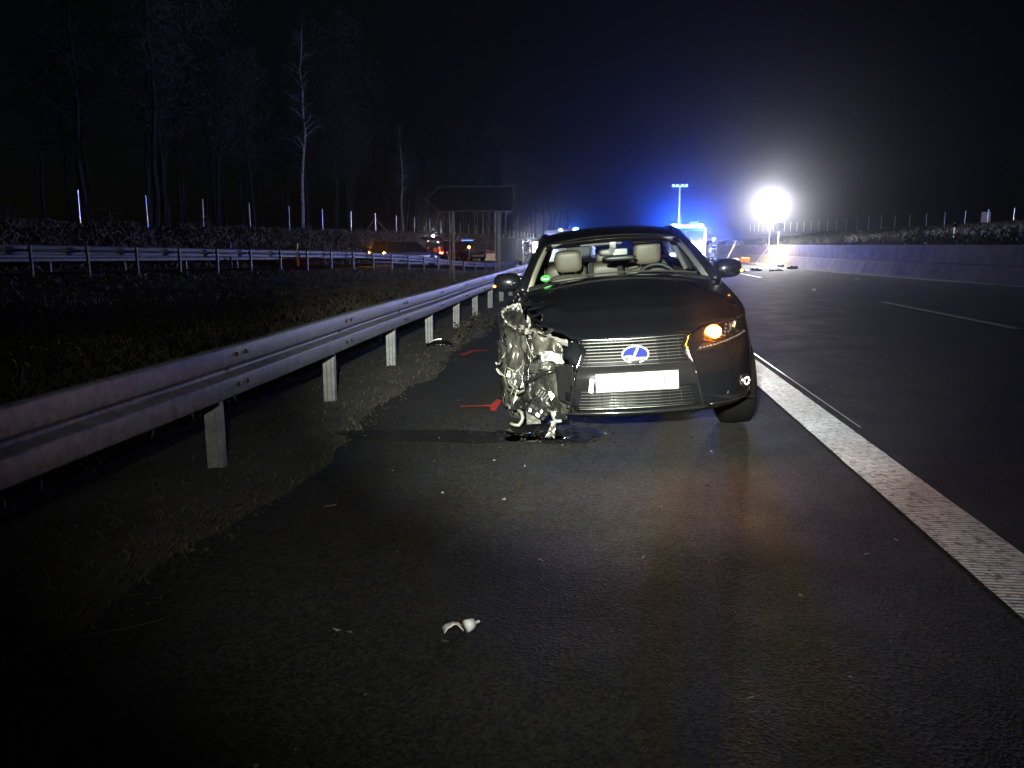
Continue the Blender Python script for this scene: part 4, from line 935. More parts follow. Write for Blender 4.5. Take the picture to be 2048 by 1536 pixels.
# amber glow on its surroundings comes from the lamp itself
# ------------------------------------------------------------------ debris near the car
def onroad(x, y, z=0): return (x, y, z)
t = MB(); pts = []
rs = random.Random(8)
def blob(cx, cy, rx, ry, seed, n=40, amp=.35):
    return [(cx + rx * math.cos(2 * PI * i / n) * (1 + amp * noise.noise(Vector((math.cos(2 * PI * i / n) * 2, math.sin(2 * PI * i / n) * 2, seed)))), cy + ry * math.sin(2 * PI * i / n) * (1 + amp * noise.noise(Vector((math.cos(2 * PI * i / n) * 2, math.sin(2 * PI * i / n) * 2, seed + 4))))) for i in range(n)]
def flat(name, poly, z, m): return mkobj(name, [(x, y, z) for x, y in poly], [tuple(range(len(poly)))], m)
struct(flat('oil_puddle', blob(-.30, 5.55, .36, .30, 1), .005, 'oil')); struct(flat('oil_puddle', blob(-1.05, 5.42, .75, .17, 2.5), .005, 'oil'))
for k in range(150):
    if k == 0:
        sh = []
    a = rs.gauss(0, 1); b = rs.gauss(0, 1); x = -.32 + a * .20; y = 5.55 + b * .16; s = rs.uniform(.005, .02)
    q = [Vector((rs.gauss(0, 1), rs.gauss(0, 1), abs(rs.gauss(0, .7)))) * s + Vector((x, y, .008)) for _ in range(4)]
    sh.append(q)
mb = MB()
for q in sh: mb.add(q, [(0, 1, 2), (0, 2, 3), (0, 3, 1), (1, 3, 2)])
stuff(mb.build('glass_crumbs', 'lens', None)); mb2 = MB()
for q in sh[::2]: mb2.add([p + Vector((.013, .02, 0)) for p in q], [(0, 1, 2), (0, 2, 3), (0, 3, 1), (1, 3, 2)])
stuff(mb2.build('plastic_crumbs', 'crush', None))
mb = MB()
for k in range(420):  # scattered grit and chips
    y = 1.6 + 40 * rs.random() ** 1.8; x = rs.uniform(-2.0, 1.4) if rs.random() < .45 else rs.uniform(2, wallx(y) - 1)
    s = rs.uniform(.003, .008) * (1 + y * .05); q = [Vector((rs.gauss(0, 1), rs.gauss(0, 1), abs(rs.gauss(0, .6)))) * s + Vector((x, y, .003)) for _ in range(4)]
    mb.add(q, [(0, 1, 2), (0, 2, 3), (0, 3, 1), (1, 3, 2)])
stuff(mb.build('road_grit', 'primer', None))
mb = MB(); rs = random.Random(21)
for k in range(260):
    a = rs.uniform(0, 6.28); r_ = abs(rs.gauss(0, .8)); x = -.5 + math.cos(a) * r_ * 1.3; y = 5.5 + math.sin(a) * r_
    if x < -1.7: continue
    s = rs.uniform(.003, .013); q = [Vector((rs.gauss(0, 1), rs.gauss(0, 1), abs(rs.gauss(0, .8)))) * s + Vector((x, y, .004)) for _ in range(4)]
    mb.add(q, [(0, 1, 2), (0, 2, 3), (0, 3, 1), (1, 3, 2)])
stuff(mb.build('crash_fragments', 'crush', None))
for i, (cx, cy_, rx, ry) in enumerate(((-.35, 3.9, .06, .04),)): struct(flat('damp_stain', blob(cx, cy_, rx, ry, i + 9), .003, 'stain'))
# red survey marks
struct(flat('spray_mark', [(-1.12, 6.44), (-.90, 6.50), (-.86, 6.46), (-.84, 6.30), (-.80, 6.32), (-.80, 6.78), (-.85, 6.80), (-.87, 6.56), (-1.12, 6.47)], .004, 'spray'))
struct(flat('spray_mark', [(-1.66, 9.55), (-1.58, 9.55), (-1.53, 9.95), (-1.38, 10.02), (-1.38, 10.12), (-1.58, 10.05)], .004, 'spray'))
# ornaments on the road: broken white cap and disc
t = thing('plastic_scrap', 'torn white plastic cap piece lying alone on the shoulder nearest the camera', 'debris', (-.455, 2.56, .004), R(20))
mb = MB(); mb.grid(lambda a, b: Vector((-.055 + .07 * a, -.02 + .05 * b, .012 + .03 * math.sin(PI * a) * (1 - .5 * b) + .008 * noise.noise(Vector((a * 5, b * 5, 0))))), 6, 5); mb.build('cap_shell', 'whitep', t, True, solid=.003)
MB().tube([(.025, .0, .018), (.052, .014, .018)], [.022, .020], 14).build('cap_collar', 'whitep', t, True); MB().tube([(.05, .014, .018), (.078, .03, .016)], .005, 6).build('cap_pin', 'whitep', t)
o = MB().tube([(0, 0, 0), (0, .003, .006)], [.019, .018], 20).build('metal_disc', 'alu', None, loc=(-.49, 2.475, .006)); o.rotation_euler = (R(-15), R(6), 0); tag(o, 'small round grey metal disc beside the torn white cap', 'debris')
t = thing('broken_mirror_cover', 'black curved trim shell with bright rim lying by a guard rail post', 'debris', (-2.0, 10.25, .02), R(10))
MB().grid(lambda a, b: Vector((-.2 + .34 * a, -.05 + .1 * b, .09 * math.sin(PI * (.1 + .8 * a)) * (.35 + .65 * b))), 12, 5).build('cover_shell', 'gloss', t, True, solid=.004)
MB().tube([Vector((-.2 + .34 * a, .055, .095 * math.sin(PI * (.1 + .8 * a)))) for a in np.linspace(0, .62, 10)], .008, 6).build('cover_rim', 'chrome', t, True)
for i, (x, y, lab) in enumerate(((-1.34, 3.82, 'thin pale curved sliver on the asphalt below the first rail post'), (-1.62, 2.45, 'pale dry twig lying at the dark lower left edge of the shoulder'), (-1.75, 2.7, 'short twig end beside the longer pale twig'))):
    l_ = (.06, .24, .07)[i]; pts = [(x + l_ * (k / 4 - .5) * .85, y + l_ * (k / 4 - .5) * .6 + .01 * math.sin(k * 2), .012) for k in range(5)]
    tag(MB().tube(pts, [.002, .0035, .004, .004, .002] if i else .002, 6).build('twig', 'primer' if not i else 'bark', None), lab, 'twig')
def chunk(name, x, y, s, m, lab, flatn=.4, seed=1, cat='debris'):
    r_ = random.Random(seed); mb = MB().ell((0, 0, s[2] * .5), s, 9, 6, .8); mb.v = [tuple(Vector(p) * (1 + .5 * noise.noise(Vector(p) * 9 + Vector((seed * 5, 0, 0))))) for p in mb.v]
    o = mb.build(name, m, None, loc=(x, y, .01)); o.rotation_euler = (0, 0, seed); return tag(o, lab, cat)
chunk('debris_piece', 8.3, 43.6, (.42, .22, .09), 'plas', 'largest dark debris lump on the lane near the far dash line', seed=2)
chunk('debris_piece', 9.2, 43.0, (.42, .20, .07), 'whitep', 'pale flat debris piece touching the largest dark lump on the lane', seed=3)
chunk('debris_piece', 7.4, 41.6, (.30, .12, .04), 'crush', 'small grey scrap left of the dark debris lump', seed=4)
chunk('debris_piece', 11.3, 51.5, (.34, .14, .10), 'plas', 'dark scrap in the glare in front of the balloon lamp', seed=5)
chunk('debris_piece', 13.2, 56.0, (.42, .2, .12), 'plas', 'dark scrap at the foot of the brightly lit wall', seed=6) if False else chunk('debris_piece', 11.0, 47.0, (.30, .15, .1), 'plas', 'dark scrap at the foot of the wall right of the balloon lamp', seed=6)
chunk('paper_scrap', 11.05, 36.6, (.17, .12, .05), 'whitep', 'bright white scrap near the right wall, larger of the two', seed=7)
chunk('paper_scrap', 10.2, 33.0, (.11, .07, .03), 'whitep', 'small white scrap just in front of the larger white scrap', seed=8)
chunk('debris_piece', 6.34, 24.4, (.05, .04, .03), 'whitep', 'tiny white chip on the lane between mirror and long dash line', seed=9)
chunk('debris_piece', 3.25, 21.5, (.07, .05, .03), 'whitep', 'white chip on the lane right of the door mirror', seed=10)
chunk('debris_piece', 2.9, 17.0, (.06, .04, .03), 'whitep', 'white chip on the asphalt beside the front fender', seed=11)
for i in range(4):
    y = 10.6 + i * 1.0; x = -1.85 - .12 * (i % 2); rs2 = random.Random(i); st = MB(); lv = MB()
    for _ in range(9):
        e = Vector((rs2.uniform(-.16, .16), rs2.uniform(-.16, .16), rs2.uniform(.05, .26))); st.tube([(0, 0, 0), e * .55 + Vector((0, 0, .03)), e], [.004, .003, .001], 4, False)
        for _k in range(5):
            p = e * rs2.uniform(.4, 1); a = Vector((rs2.uniform(-1, 1), rs2.uniform(-1, 1), rs2.uniform(-.3, .6))).normalized() * .03; b = a.orthogonal() * .45; lv.add([p, p + a + b, p + a * 2, p + a - b], [(0, 1, 2, 3)])
    t = thing('roadside_weed', ('nearest', 'second nearest', 'second farthest', 'farthest')[i] + ' of the leafy weeds in the verge beside the crushed fender', 'weed', (x, y, 0), 0, 'roadside weeds'); st.build('stems', 'grass', t); lv.build('leaves', 'grass', t)

# ------------------------------------------------------------------ fire engines
def fire_engine(name, label, x, y, rz, lean=0.0, mast=True, bar_m='blue'):
    t = thing(name, label, 'fire engine', (x, y, 0), rz)
    Wd = 2.5
    MB().box((0, 1.1, 1.55), (Wd, 2.2, 1.9)).build('cab', 'white', t, bevel=.08)  # white colour stands in for the glare on the cab
    MB().box((0, 4.9, 1.65), (Wd, 5.2, 2.3)).build('body_box', 'red', t, bevel=.04)
    MB().box((0, 3.6, .62), (2.2, 7.4, .35)).build('chassis', 'dgrey', t)
    MB().box((0, -.06, .62), (Wd, .22, .42)).build('bumper', 'white', t, bevel=.03)
    MB().box((0, -.012, 1.95), (2.2, .03, .78)).build('windscreen', 'dglass', t, bevel=.02)
    MB().box((0, -.012, 1.12), (1.7, .04, .34)).build('front_panel', 'white', t, bevel=.01)
    for sd in (-1, 1):
        MB().box((sd * 1.262, .8, 1.95), (.02, 1.0, .7)).build('side_window', 'dglass', t, bevel=.01)
        MB().box((sd * .95, -.19, .66), (.28, .05, .16)).build('headlamp', 'headl', t)
        MB().tube([(sd * 1.27, .1, 2.2), (sd * 1.45, -.1, 2.15)], .02, 6).build('mirror_arm', 'dgrey', t); MB().box((sd * 1.47, -.12, 1.9), (.16, .1, .42)).build('door_mirror', 'plas', t, bevel=.02)
        MB().box((sd * 1.262, 4.9, 1.02), (.012, 5.0, .16)).build('reflective_stripe', 'refl', t); MB().box((sd * 1.262, 1.1, 1.02), (.012, 2.0, .16)).build('reflective_stripe', 'yellow', t)
        for k in range(3):
            for q in range(9): MB().box((sd * 1.268, 3.3 + 1.6 * k, 1.35 + .145 * q), (.025, 1.35, .125)).build('shutter_slat', 'shutter', t)
        for wy in (1.2, 5.6):
            wh = MB().disc((sd * 1.1, wy, .5), .5, .32, 'X', 24).build('tyre', 'rubber', t); MB().disc((sd * 1.27, wy, .5), .27, .03, 'X', 16).build('rim', 'shutter', t)
        for yy_ in (.5,): MB().tube([(sd * .85, yy_, 2.5), (sd * .85, yy_, 2.62), (sd * .85, yy_, 2.72)], [.15, .15, .10], 12).build('beacon', bar_m, t, True)
        MB().box((sd * .95, 7.4, 2.74), (.2, .14, .12)).build('rear_beacon', 'blues', t)
    MB().box((0, .5, 2.55), (1.5, .24, .1)).build('light_bar', 'barblue' if mast else 'white', t, bevel=.02)
    ld = MB()
    for sd in (-.22, .22): ld.tube([(.6 + sd, 2.6, 2.95), (.6 + sd, 7.4, 2.95)], .03, 6)
    for k in range(16): ld.tube([(.38, 2.8 + .3 * k, 2.95), (.82, 2.8 + .3 * k, 2.95)], .018, 5)
    ld.build('roof_ladder', 'shutter', t)
    for zz in (-.2,):
        pass
    if mast:
        MB().tube([(-.55, 2.5, 2.6), (-.55, 2.5, 4.1), (-.55, 2.5, 5.4)], [.06, .05, .035], 8).build('mast', 'postw', t)
        mh = MB().tube([(-1.0, 2.5, 5.42), (-.1, 2.5, 5.42)], .03, 6).build('mast_crossbar', 'shutter', t)
        for xx in (-1.0, -.72, -.38, -.1): MB().box((xx, 2.44, 5.48), (.18, .14, .16), Matrix.Rotation(R(20), 3, 'X')).build('mast_floodlight', 'white', t, bevel=.01)
    return t
fe = fire_engine('fire_engine', 'fire engine with blazing blue beacons and raised light mast right of the car roof', 6.1, 56.6, R(-4))
for xx in (.95, .2): MB().box((xx, -.15, 1.40), (.34, .1, .3)).build('work_lamp', 'work', fe)
fire_engine('rescue_truck', 'red fire engine with two roof beacons seen beyond the car roof, left', -2.45, 73, R(2), mast=False, bar_m='blues')
# white van with blue light seen through the rear window
vn = thing('rescue_van', 'white rescue van with blue beacon visible through the wrecked car windows', 'van', (-1.0, 37.0, 0), R(178))
MB().box((0, 3.0, 1.12), (1.9, 3.9, 1.55)).build('van_body', 'white', vn, bevel=.10); MB().box((0, .75, .78), (1.86, 1.1, .62)).build('van_bonnet', 'white', vn, bevel=.12)
MB().box((0, .98, 1.42), (1.6, .04, .5), Matrix.Rotation(R(-25), 3, 'X')).build('windscreen', 'dglass', vn)
for sd in (-1, 1):
    MB().box((sd * .70, .18, .80), (.3, .05, .14)).build('headlamp', 'headl', vn)
    MB().box((sd * .957, 2.2, 1.45), (.01, 1.2, .4)).build('side_window', 'dglass', vn); MB().box((sd * .957, 3.0, .85), (.01, 3.6, .14)).build('reflective_stripe', 'red', vn)
    for wy in (.9, 4.1): MB().disc((sd * .86, wy, .34), .34, .2, 'X', 20).build('tyre', 'rubber', vn)
MB().box((0, .19, .52), (1.8, .1, .22)).build('bumper', 'plas', vn, bevel=.02)
MB().tube([(-.1, 1.5, 1.9), (-.1, 1.5, 2.0), (-.1, 1.5, 2.06)], [.11, .11, .06], 12).build('beacon', 'blues', vn, True)
MB().box((.83, 5.06, 1.18), (.2, .10, .34)).build('work_lamp', 'headl', vn)
MB().ell((.80, 5.0, 1.42), (.09, .05, .06), 8, 6).build('blue_flasher', 'blues', vn)
MB().box((0, 4.965, 1.05), (.03, .02, 1.3)).build('door_gap', 'plas', vn); MB().box((0, 4.96, .62), (1.7, .02, .14)).build('reflective_stripe', 'yellow', vn)
for sx in (-.42, .42): MB().box((sx, 4.96, 1.45), (.62, .02, .4)).build('rear_door_window', 'dglass', vn)

# ------------------------------------------------------------------ balloon lamp
bl = thing('balloon_lamp', 'glowing white balloon lamp on a tripod mast in front of the right wall', 'lamp', (13.2 - .0, 66.6, 0))
WX = wallx(66.6)
bl.location = (11.35 + .0, 60.0, 0)
BLX = (1543 - 1195) / 1600
bx_ = 60.0 * .2156
bl.location = (wallx(57.5) - .62, 57.5, 0)
MB().ell((0, 0, 3.95), (.76, .76, .70), 16, 10).build('balloon', 'ball', bl, True)
MB().tube([(0, 0, .25), (0, 0, 1.6), (0, 0, 2.95)], [.05, .04, .03], 8).build('mast', 'postw', bl)
for k in range(3):
    a = k * 2.094 + .5; MB().tube([(0, 0, 1.25), (math.cos(a) * .9, math.sin(a) * .9, .02)], .022, 6).build('tripod_leg', 'postw', bl)
MB().tube([(0, 0, 2.9), (0, 0, 3.0)], [.14, .16], 10).build('lamp_collar', 'dgrey', bl)
t = thing('generator', 'small generator box on the ground left of the balloon lamp tripod', 'generator', (10.2, 57.6, 0), R(15))
MB().box((0, 0, .3), (.6, .42, .36)).build('generator_body', 'orange', t, bevel=.04); fr_ = MB()
for sx in (-.33, .33): fr_.tube([(sx, -.24, .04), (sx, -.24, .55), (sx, .24, .55), (sx, .24, .04), (sx, -.24, .04)], .02, 6)
fr_.build('generator_frame', 'dgrey', t)
t = thing('broom', 'long broom leaning diagonally against the wall left of the balloon lamp', 'broom', (9.0, 58.5, 0))
MB().tube([(0, 0, .12), (.85, .9, 1.62)], .022, 6).build('broom_handle', 'timber', t); MB().box((0, 0, .08), (.4, .12, .14)).build('broom_head', 'plas', t)
t = thing('tool_bag', 'pale tool bag on the ground under the leaning broom', 'bag', (9.4, 57.0, 0)); MB().ell((0, 0, .22), (.32, .2, .22), 12, 8, .7).build('bag_body', 'shutter', t, True); MB().tube([(-.2, 0, .38), (0, 0, .55), (.2, 0, .38)], .02, 6).build('bag_handle', 'plas', t)
tag(MB().tube([(7.6, 58.0, .04), (8.1, 57.3, .03), (8.7, 57.6, .03), (9.3, 58.3, .03), (9.9, 57.7, .03)], .035, 6).build('fire_hose', 'shutter', None), 'grey fire hose lying between the fire engine and the generator', 'hose')
# firefighter
def fighter(x, y, rz, label):
    t = thing('person', label, 'person', (x, y, 0), rz)
    J = dict(pel=(0, 0, .98), ch=(0, 0, 1.28), nk=(0, 0, 1.50), hd=(0, 0, 1.62), lh=(-.11, 0, .92), lk=(-.13, -.02, .50), la=(-.14, .02, .10), lt=(-.15, -.16, .06), rh=(.11, 0, .92), rk=(.14, -.04, .50), ra=(.15, .04, .10), rt=(.16, -.14, .06),
             ls=(-.21, 0, 1.42), le=(-.30, .02, 1.14), lw=(-.26, -.14, .92), rs=(.21, 0, 1.42), re=(.32, .03, 1.14), rw=(.24, -.18, 1.0))
    rad = dict(pel=.17, ch=.19, nk=.075, hd=.07, lh=.12, lk=.085, la=.065, lt=.05, rh=.12, rk=.085, ra=.065, rt=.05, ls=.10, le=.07, lw=.05, rs=.10, re=.07, rw=.05)
    ed = [('pel', 'ch'), ('ch', 'nk'), ('nk', 'hd'), ('pel', 'lh'), ('lh', 'lk'), ('lk', 'la'), ('la', 'lt'), ('pel', 'rh'), ('rh', 'rk'), ('rk', 'ra'), ('ra', 'rt'), ('ch', 'ls'), ('ls', 'le'), ('le', 'lw'), ('ch', 'rs'), ('rs', 're'), ('re', 'rw')]
    ks = list(J); me = bpy.data.meshes.new('body'); me.from_pydata([J[k] for k in ks], [(ks.index(a), ks.index(b)) for a, b in ed], []); me.materials.append(M['jacket'])
    o = bpy.data.objects.new('body', me); COL.objects.link(o); o.parent = t
    q = o.modifiers.new('skin', 'SKIN'); me.skin_vertices[0].data[0].use_root = True
    for i, k in enumerate(ks): me.skin_vertices[0].data[i].radius = (rad[k], rad[k] * .8)
    q = o.modifiers.new('sub', 'SUBSURF'); q.levels = q.render_levels = 1
    MB().ell((0, -.01, 1.66), (.085, .10, .12), 14, 10).build('head', 'skin', t, True)
    MB().ell((0, -.105, 1.655), (.012, .02, .02), 6, 5).build('nose', 'skin', t)
    MB().ell((0, .01, 1.74), (.13, .16, .10), 16, 8).build('helmet', 'refl', t, True); MB().tube([(0, .01, 1.70), (0, .01, 1.715)], [.16, .15], 18).build('helmet_brim', 'refl', t)
    for z, r_ in ((1.30, .205), (1.08, .19), (.42, None), (.22, None)):
        if r_: MB().tube([(0, 0, z - .03), (0, 0, z + .03)], r_, 16, False, sy=.85).build('reflective_band', 'refl', t)
        else:
            for sx in (-.135, .145): MB().tube([(sx, -.01, z - .03), (sx, -.01, z + .03)], .085, 12, False).build('reflective_band', 'refl', t)
    for nm, s in (('lw', -1), ('rw', 1)):
        p = Vector(J[nm]); hm = MB().ell(p + Vector((0, -.02, -.05)), (.025, .04, .045), 8, 6)
        for k in range(4): hm.tube([p + Vector((0, -.045 + .02 * k, -.07)), p + Vector((0, -.05 + .022 * k, -.11)), p + Vector((-s * .015, -.045 + .02 * k, -.14 + .008 * abs(k - 1.5)))], [.010, .009, .007], 5)
        hm.tube([p + Vector((0, -.05, -.03)), p + Vector((-s * .01, -.085, -.06)), p + Vector((-s * .02, -.085, -.09))], [.011, .010, .008], 5); hm.build('hand', 'jacket', t, True)
fighter(7.75, 55.6, R(10), 'firefighter in dark gear with pale reflective bands standing beside the fire engine')

# ------------------------------------------------------------------ signs
sg = thing('direction_sign', 'back of a large arrow shaped direction board on two lattice posts', 'road sign', (0, 36, 0))
ax0, ax1 = -7.70, -3.72; zc = 3.345; hh = .54
shape = [(ax0, zc), (ax0 + .68, zc + hh)] + [(ax1 - .10 + .10 * math.sin(a), zc + hh - .10 + .10 * math.cos(a)) for a in np.linspace(0, PI / 2, 6)] + [(ax1 - .10 + .10 * math.cos(a), zc - hh + .10 - .10 * math.sin(a)) for a in np.linspace(0, PI / 2, 6)] + [(ax0 + .68, zc - hh)]
MB().extr(shape, 0, .03, lambda x, y, z: (x, z, y)).build('sign_board', 'signback', sg)
MB().tube([(x, -.005, z) for x, z in shape + shape[:1]], .026, 6, False).build('sign_edge', 'galv', sg)
for xx in (-6.62, -6.42, -4.55, -4.35): MB().box((xx, -.012, 3.345), (.05, .012, 1.02)).build('stiffener', 'signback', sg)
MB().box((-4.45, .015, 4.63), (.40, .03, 1.46)).build('upper_sign_board', 'signback', sg)
for xx in (-6.52, -4.45):
    pz = float(ground(xx, 36)) - .1; ps = bpy.data.objects.new('lattice_post', None); COL.objects.link(ps); ps.parent = sg
    top = 3.80 if xx < -5 else 5.30
    for dx, dy in ((-.10, .14), (.10, .14), (0, .32)): MB().tube([(xx + dx, dy - .02, pz), (xx + dx, dy - .02, top)], .024, 6).build('post_chord', 'galvpost', ps)
    z = pz + .3; k = 0
    while z < top - .3:
        MB().tube([(xx - .10, .12, z), (xx + .10, .12, z)], .012, 5).build('post_rung', 'galvpost', ps); MB().tube([(xx + .10, .12, z), (xx, .30, z + .4)], .010, 4).build('post_brace', 'galvpost', ps); z += .82
    MB().box((xx, .2, pz + .06), (.36, .36, .16)).build('post_footing', 'concrete', ps)
def signpost(name, label, x, y, zb, zt, board=None, bm='signback', cat='road sign'):
    t = thing(name, label, cat, (x, y, zb))
    MB().tube([(0, 0, -.3), (0, 0, zt - zb)], .045, 8).build('pole', 'postw', t)
    if board == 'round': MB().disc((0, -.06, zt - zb - .35), .32, .015, 'Y', 24).build('sign_disc', bm, t)
    if board == 'small': MB().box((0, -.05, zt - zb - .12), (.22, .02, .2)).build('sign_plate', bm, t)
    return t
signpost('round_sign', 'grey round sign seen from behind on a pole above the wall, left of balloon lamp', wallx(62) + .9, 62, 1.2, 3.0, 'round')
signpost('marker_pole', 'slim white pole with small plate standing behind the wall at far right', 17.6, 42.5, 1.25, 2.42, 'small')
t = thing('control_cabinet', 'pale blue lit cabinet among the fence posts at far right', 'cabinet', (39.6, 88.5, float(ground(39.6, 88.5))))
MB().box((0, 0, .75), (.75, .4, 1.1)).build('cabinet_body', 'white', t, bevel=.02); MB().box((0, 0, .1), (.8, .45, .3)).build('cabinet_base', 'concrete', t)
for (s, off, lab) in ((19, 2.5, 'dark delineator post with pale cap behind the slip road rail at left'), (25.2, 3.2, 'pale delineator post behind the slip road rail, right of the dark one')):
    p = rp(s, 8.3); t = thing('delineator_post', lab, 'delineator', (p[0], p[1], float(ground(*p))))
    MB().box((0, 0, .70), (.12, .10, 1.5), taper=.9).build('post_body', 'postw' if s > 20 else 'dgrey', t); MB().box((0, -.055, 1.15), (.08, .012, .16)).build('reflector', 'refl', t)

# ------------------------------------------------------------------ vehicles on the slip road
def far_car(name, label, x, y, rz, paint, Lg=4.5, Wd=1.8, Ht=1.5, wagon=True, open_gate=False, rear_amber=True, zoff=0.0, front_amber=False):
    z0 = zf(x, y); t = thing(name, label, 'car', (x, y, z0), rz)   # local +y = nose, -y = tail
    W2 = Wd / 2; hb = Ht * .60
    st_ = [(-Lg / 2, .42, hb * .92, .86), (-Lg / 2 + .08, .28, hb * 1.02, .97), (-Lg / 2 + .9, .22, hb * 1.02, 1), (0, .2, hb, 1), (Lg / 2 - 1.2, .2, hb * .97, 1), (Lg / 2 - .5, .22, hb * .88, .97), (Lg / 2 - .12, .26, hb * .78, .88), (Lg / 2, .4, hb * .62, .74)]
    v = []; f = []; n = 10
    for (yy_, zb, zt, k) in st_:
        w_ = W2 * k
        for (px_, pz_) in ((-.92, 0), (-1, .25), (-1, .6), (-.93, .93), (-.7, 1), (.7, 1), (.93, .93), (1, .6), (1, .25), (.92, 0)): v.append((px_ * w_, yy_, zb + (zt - zb) * pz_))
    for i in range(len(st_) - 1):
        for k in range(n): f.append((i * n + k, i * n + (k + 1) % n, (i + 1) * n + (k + 1) % n, (i + 1) * n + k))
    f += [tuple(range(n)), tuple(range((len(st_) - 1) * n, len(st_) * n))[::-1]]
    mkobj('body', v, f, paint, t, True)
    y0 = -Lg / 2 + (.10 if wagon else .8); y1 = Lg / 2 - 1.15
    def house(s, sh=0):
        return [(-W2 * .93 + sh, y0, hb - .02), (W2 * .93 - sh, y0, hb - .02), (W2 * .93 - sh, y1, hb - .03), (-W2 * .93 + sh, y1, hb - .03)], [(-W2 * .72, y0 + .32, Ht - .04), (W2 * .72, y0 + .32, Ht - .04), (W2 * .72, y1 - .85, Ht - .05), (-W2 * .72, y1 - .85, Ht - .05)]
    lo, up = house(1); lo2 = [Vector(p) for p in lo]; up2 = [Vector(p) for p in up]
    MB().add(lo + up, [(0, 1, 5, 4), (1, 2, 6, 5), (2, 3, 7, 6), (3, 0, 4, 7)]).build('windows', 'dglass', t)
    rf = MB().grid(lambda a, b: Vector(((2 * a - 1) * W2 * .74, (y0 + .28) * (1 - b) + (y1 - .85) * b, Ht - .045 + .045 * (1 - (2 * a - 1) ** 2) * math.sin(PI * min(1, b + .15)))), 8, 8); rf.build('roof', paint, t, True, solid=.02)
    for i in (0, 1, 2, 3): MB().tube([lo2[i] * 1.005, up2[i] * 1.005], .04, 6).build('pillar', paint, t)
    for sx in (-1, 1): MB().tube([(sx * W2 * .86, (y0 + y1) / 2 - .1, hb), (sx * W2 * .735, (y0 + y1) / 2 - .1, Ht - .05)], .035, 6).build('pillar', paint, t); MB().tube([(sx * W2 * .735, y0 + .3, Ht - .03), (sx * W2 * .735, y1 - .85, Ht - .045)], .025, 6).build('roof_rail', 'slat', t)
    for sx in (-1, 1):
        for wy in (-Lg / 2 + .85, Lg / 2 - .9):
            MB().disc((sx * (W2 - .09), wy, .33), .33, .22, 'X', 22).build('tyre', 'rubber', t); rmm = MB().disc((sx * (W2 + .012), wy, .33), .1, .02, 'X', 14)
            for k in range(6):
                a = k * PI / 3; rmm.box((sx * (W2 + .012), wy + math.cos(a) * .12, .33 + math.sin(a) * .12), (.02, .045, .22), Matrix.Rotation(a - PI / 2, 3, 'X'))
            rmm.build('rim', 'alu', t)
        if rear_amber: MB().ell((sx * W2 * .86, -Lg / 2 - .0, hb * .86), (.09, .05, .07), 8, 6).build('hazard_light', 'amberfar', t, True)
        MB().box((sx * W2 * .80, -Lg / 2 + .0, hb * .72), (.2, .06, .12)).build('tail_lamp', 'red', t)
        MB().ell((sx * W2 * .66, Lg / 2 - .10, hb * .66), (.16, .12, .07), 10, 6).build('headlamp', 'chrome', t, True)
        if front_amber: MB().ell((sx * W2 * .8, Lg / 2 - .3, hb * .80), (.06, .05, .04), 8, 6).build('hazard_light', 'amberfar', t, True)
        MB().ell((sx * (W2 + .08), y1 - .05, hb + .06), (.1, .06, .07), 8, 6).build('door_mirror', paint, t, True)
    MB().box((0, Lg / 2 + .01, hb * .45), (1.0, .04, .16)).build('front_grille', 'slat', t)
    if open_gate:
        MB().box((0, -Lg / 2 - .35, Ht + .12), (Wd * .9, 1.15, .06), Matrix.Rotation(R(-14), 3, 'X')).build('tailgate', paint, t, bevel=.02)
        MB().box((0, -Lg / 2 + .01, hb * .9 + .2), (Wd * .78, .05, .7)).build('cargo_opening', 'plas', t)
        for k, (cx, ch, cm) in enumerate(((-.5, .42, 'orange'), (.1, .34, 'orange'), (.45, .46, 'timber'))): MB().box((cx, -Lg / 2 - .06, hb * .75 + ch / 2), (.16 if k != 1 else .3, .08, ch)).build('equipment_case', cm, t, bevel=.01)
        MB().ell((-.05, -Lg / 2 - .1, Ht + .30), (.10, .07, .08), 8, 6).build('work_lamp', 'work', t, True); MB().ell((-.33, -Lg / 2 - .1, Ht + .24), (.06, .05, .05), 8, 6).build('work_lamp', 'work', t, True)
        MB().ell((.6, -Lg / 2 - .08, hb * .7), (.13, .05, .05), 8, 6).build('tail_light', 'taillight', t, True)
    return t
far_car('estate_car', 'dark estate car with orange hazard lights stopped on the slip road', -12.35, 51.6, R(-38), 'bluelit', Lg=4.7, Ht=1.56)
far_car('rescue_estate', 'dark car with raised tailgate and orange cases in its boot', -12.7, 66.2, R(-8), 'black', Lg=4.4, Ht=1.75, open_gate=True, rear_amber=False)
oc = far_car('off_road_car', 'glossy dark car facing right beside the lattice sign post', -11.1, 69.0, R(-146), 'blackblue', Lg=4.2, Wd=1.85, Ht=1.72, rear_amber=False, front_amber=False)
o = MB().box((0, -.1, 1.745), (1.0, .22, .05)).build('roof_sheen_strip', 'bluesheen', oc)  # glowing strip stands in for the blue highlight on the roof
t = thing('warning_flasher', 'small amber flashing warning lamp on a post beyond the dark car', 'lamp', (-10.5, 66.0, zf(-10.5, 66.0) - .5)); MB().tube([(0, 0, 0), (0, 0, 1.6)], .03, 6).build('pole', 'dgrey', t); MB().ell((0, 0, 1.68), (.07, .05, .08), 8, 6).build('lamp_head', 'amberfar', t)
t = thing('box_truck', 'tall dark tarpaulin truck box standing beside the guard rail left of the car', 'truck', (-6.95, 64, -.28), R(2))
MB().box((0, 1.2, 1.22), (2.1, 2.4, 1.75)).build('truck_box', 'tarp', t, bevel=.04)
for k in range(-3, 4): MB().box((k * .30, -.012, 1.22), (.03, .02, 1.7)).build('tarp_rib', 'dgrey', t)
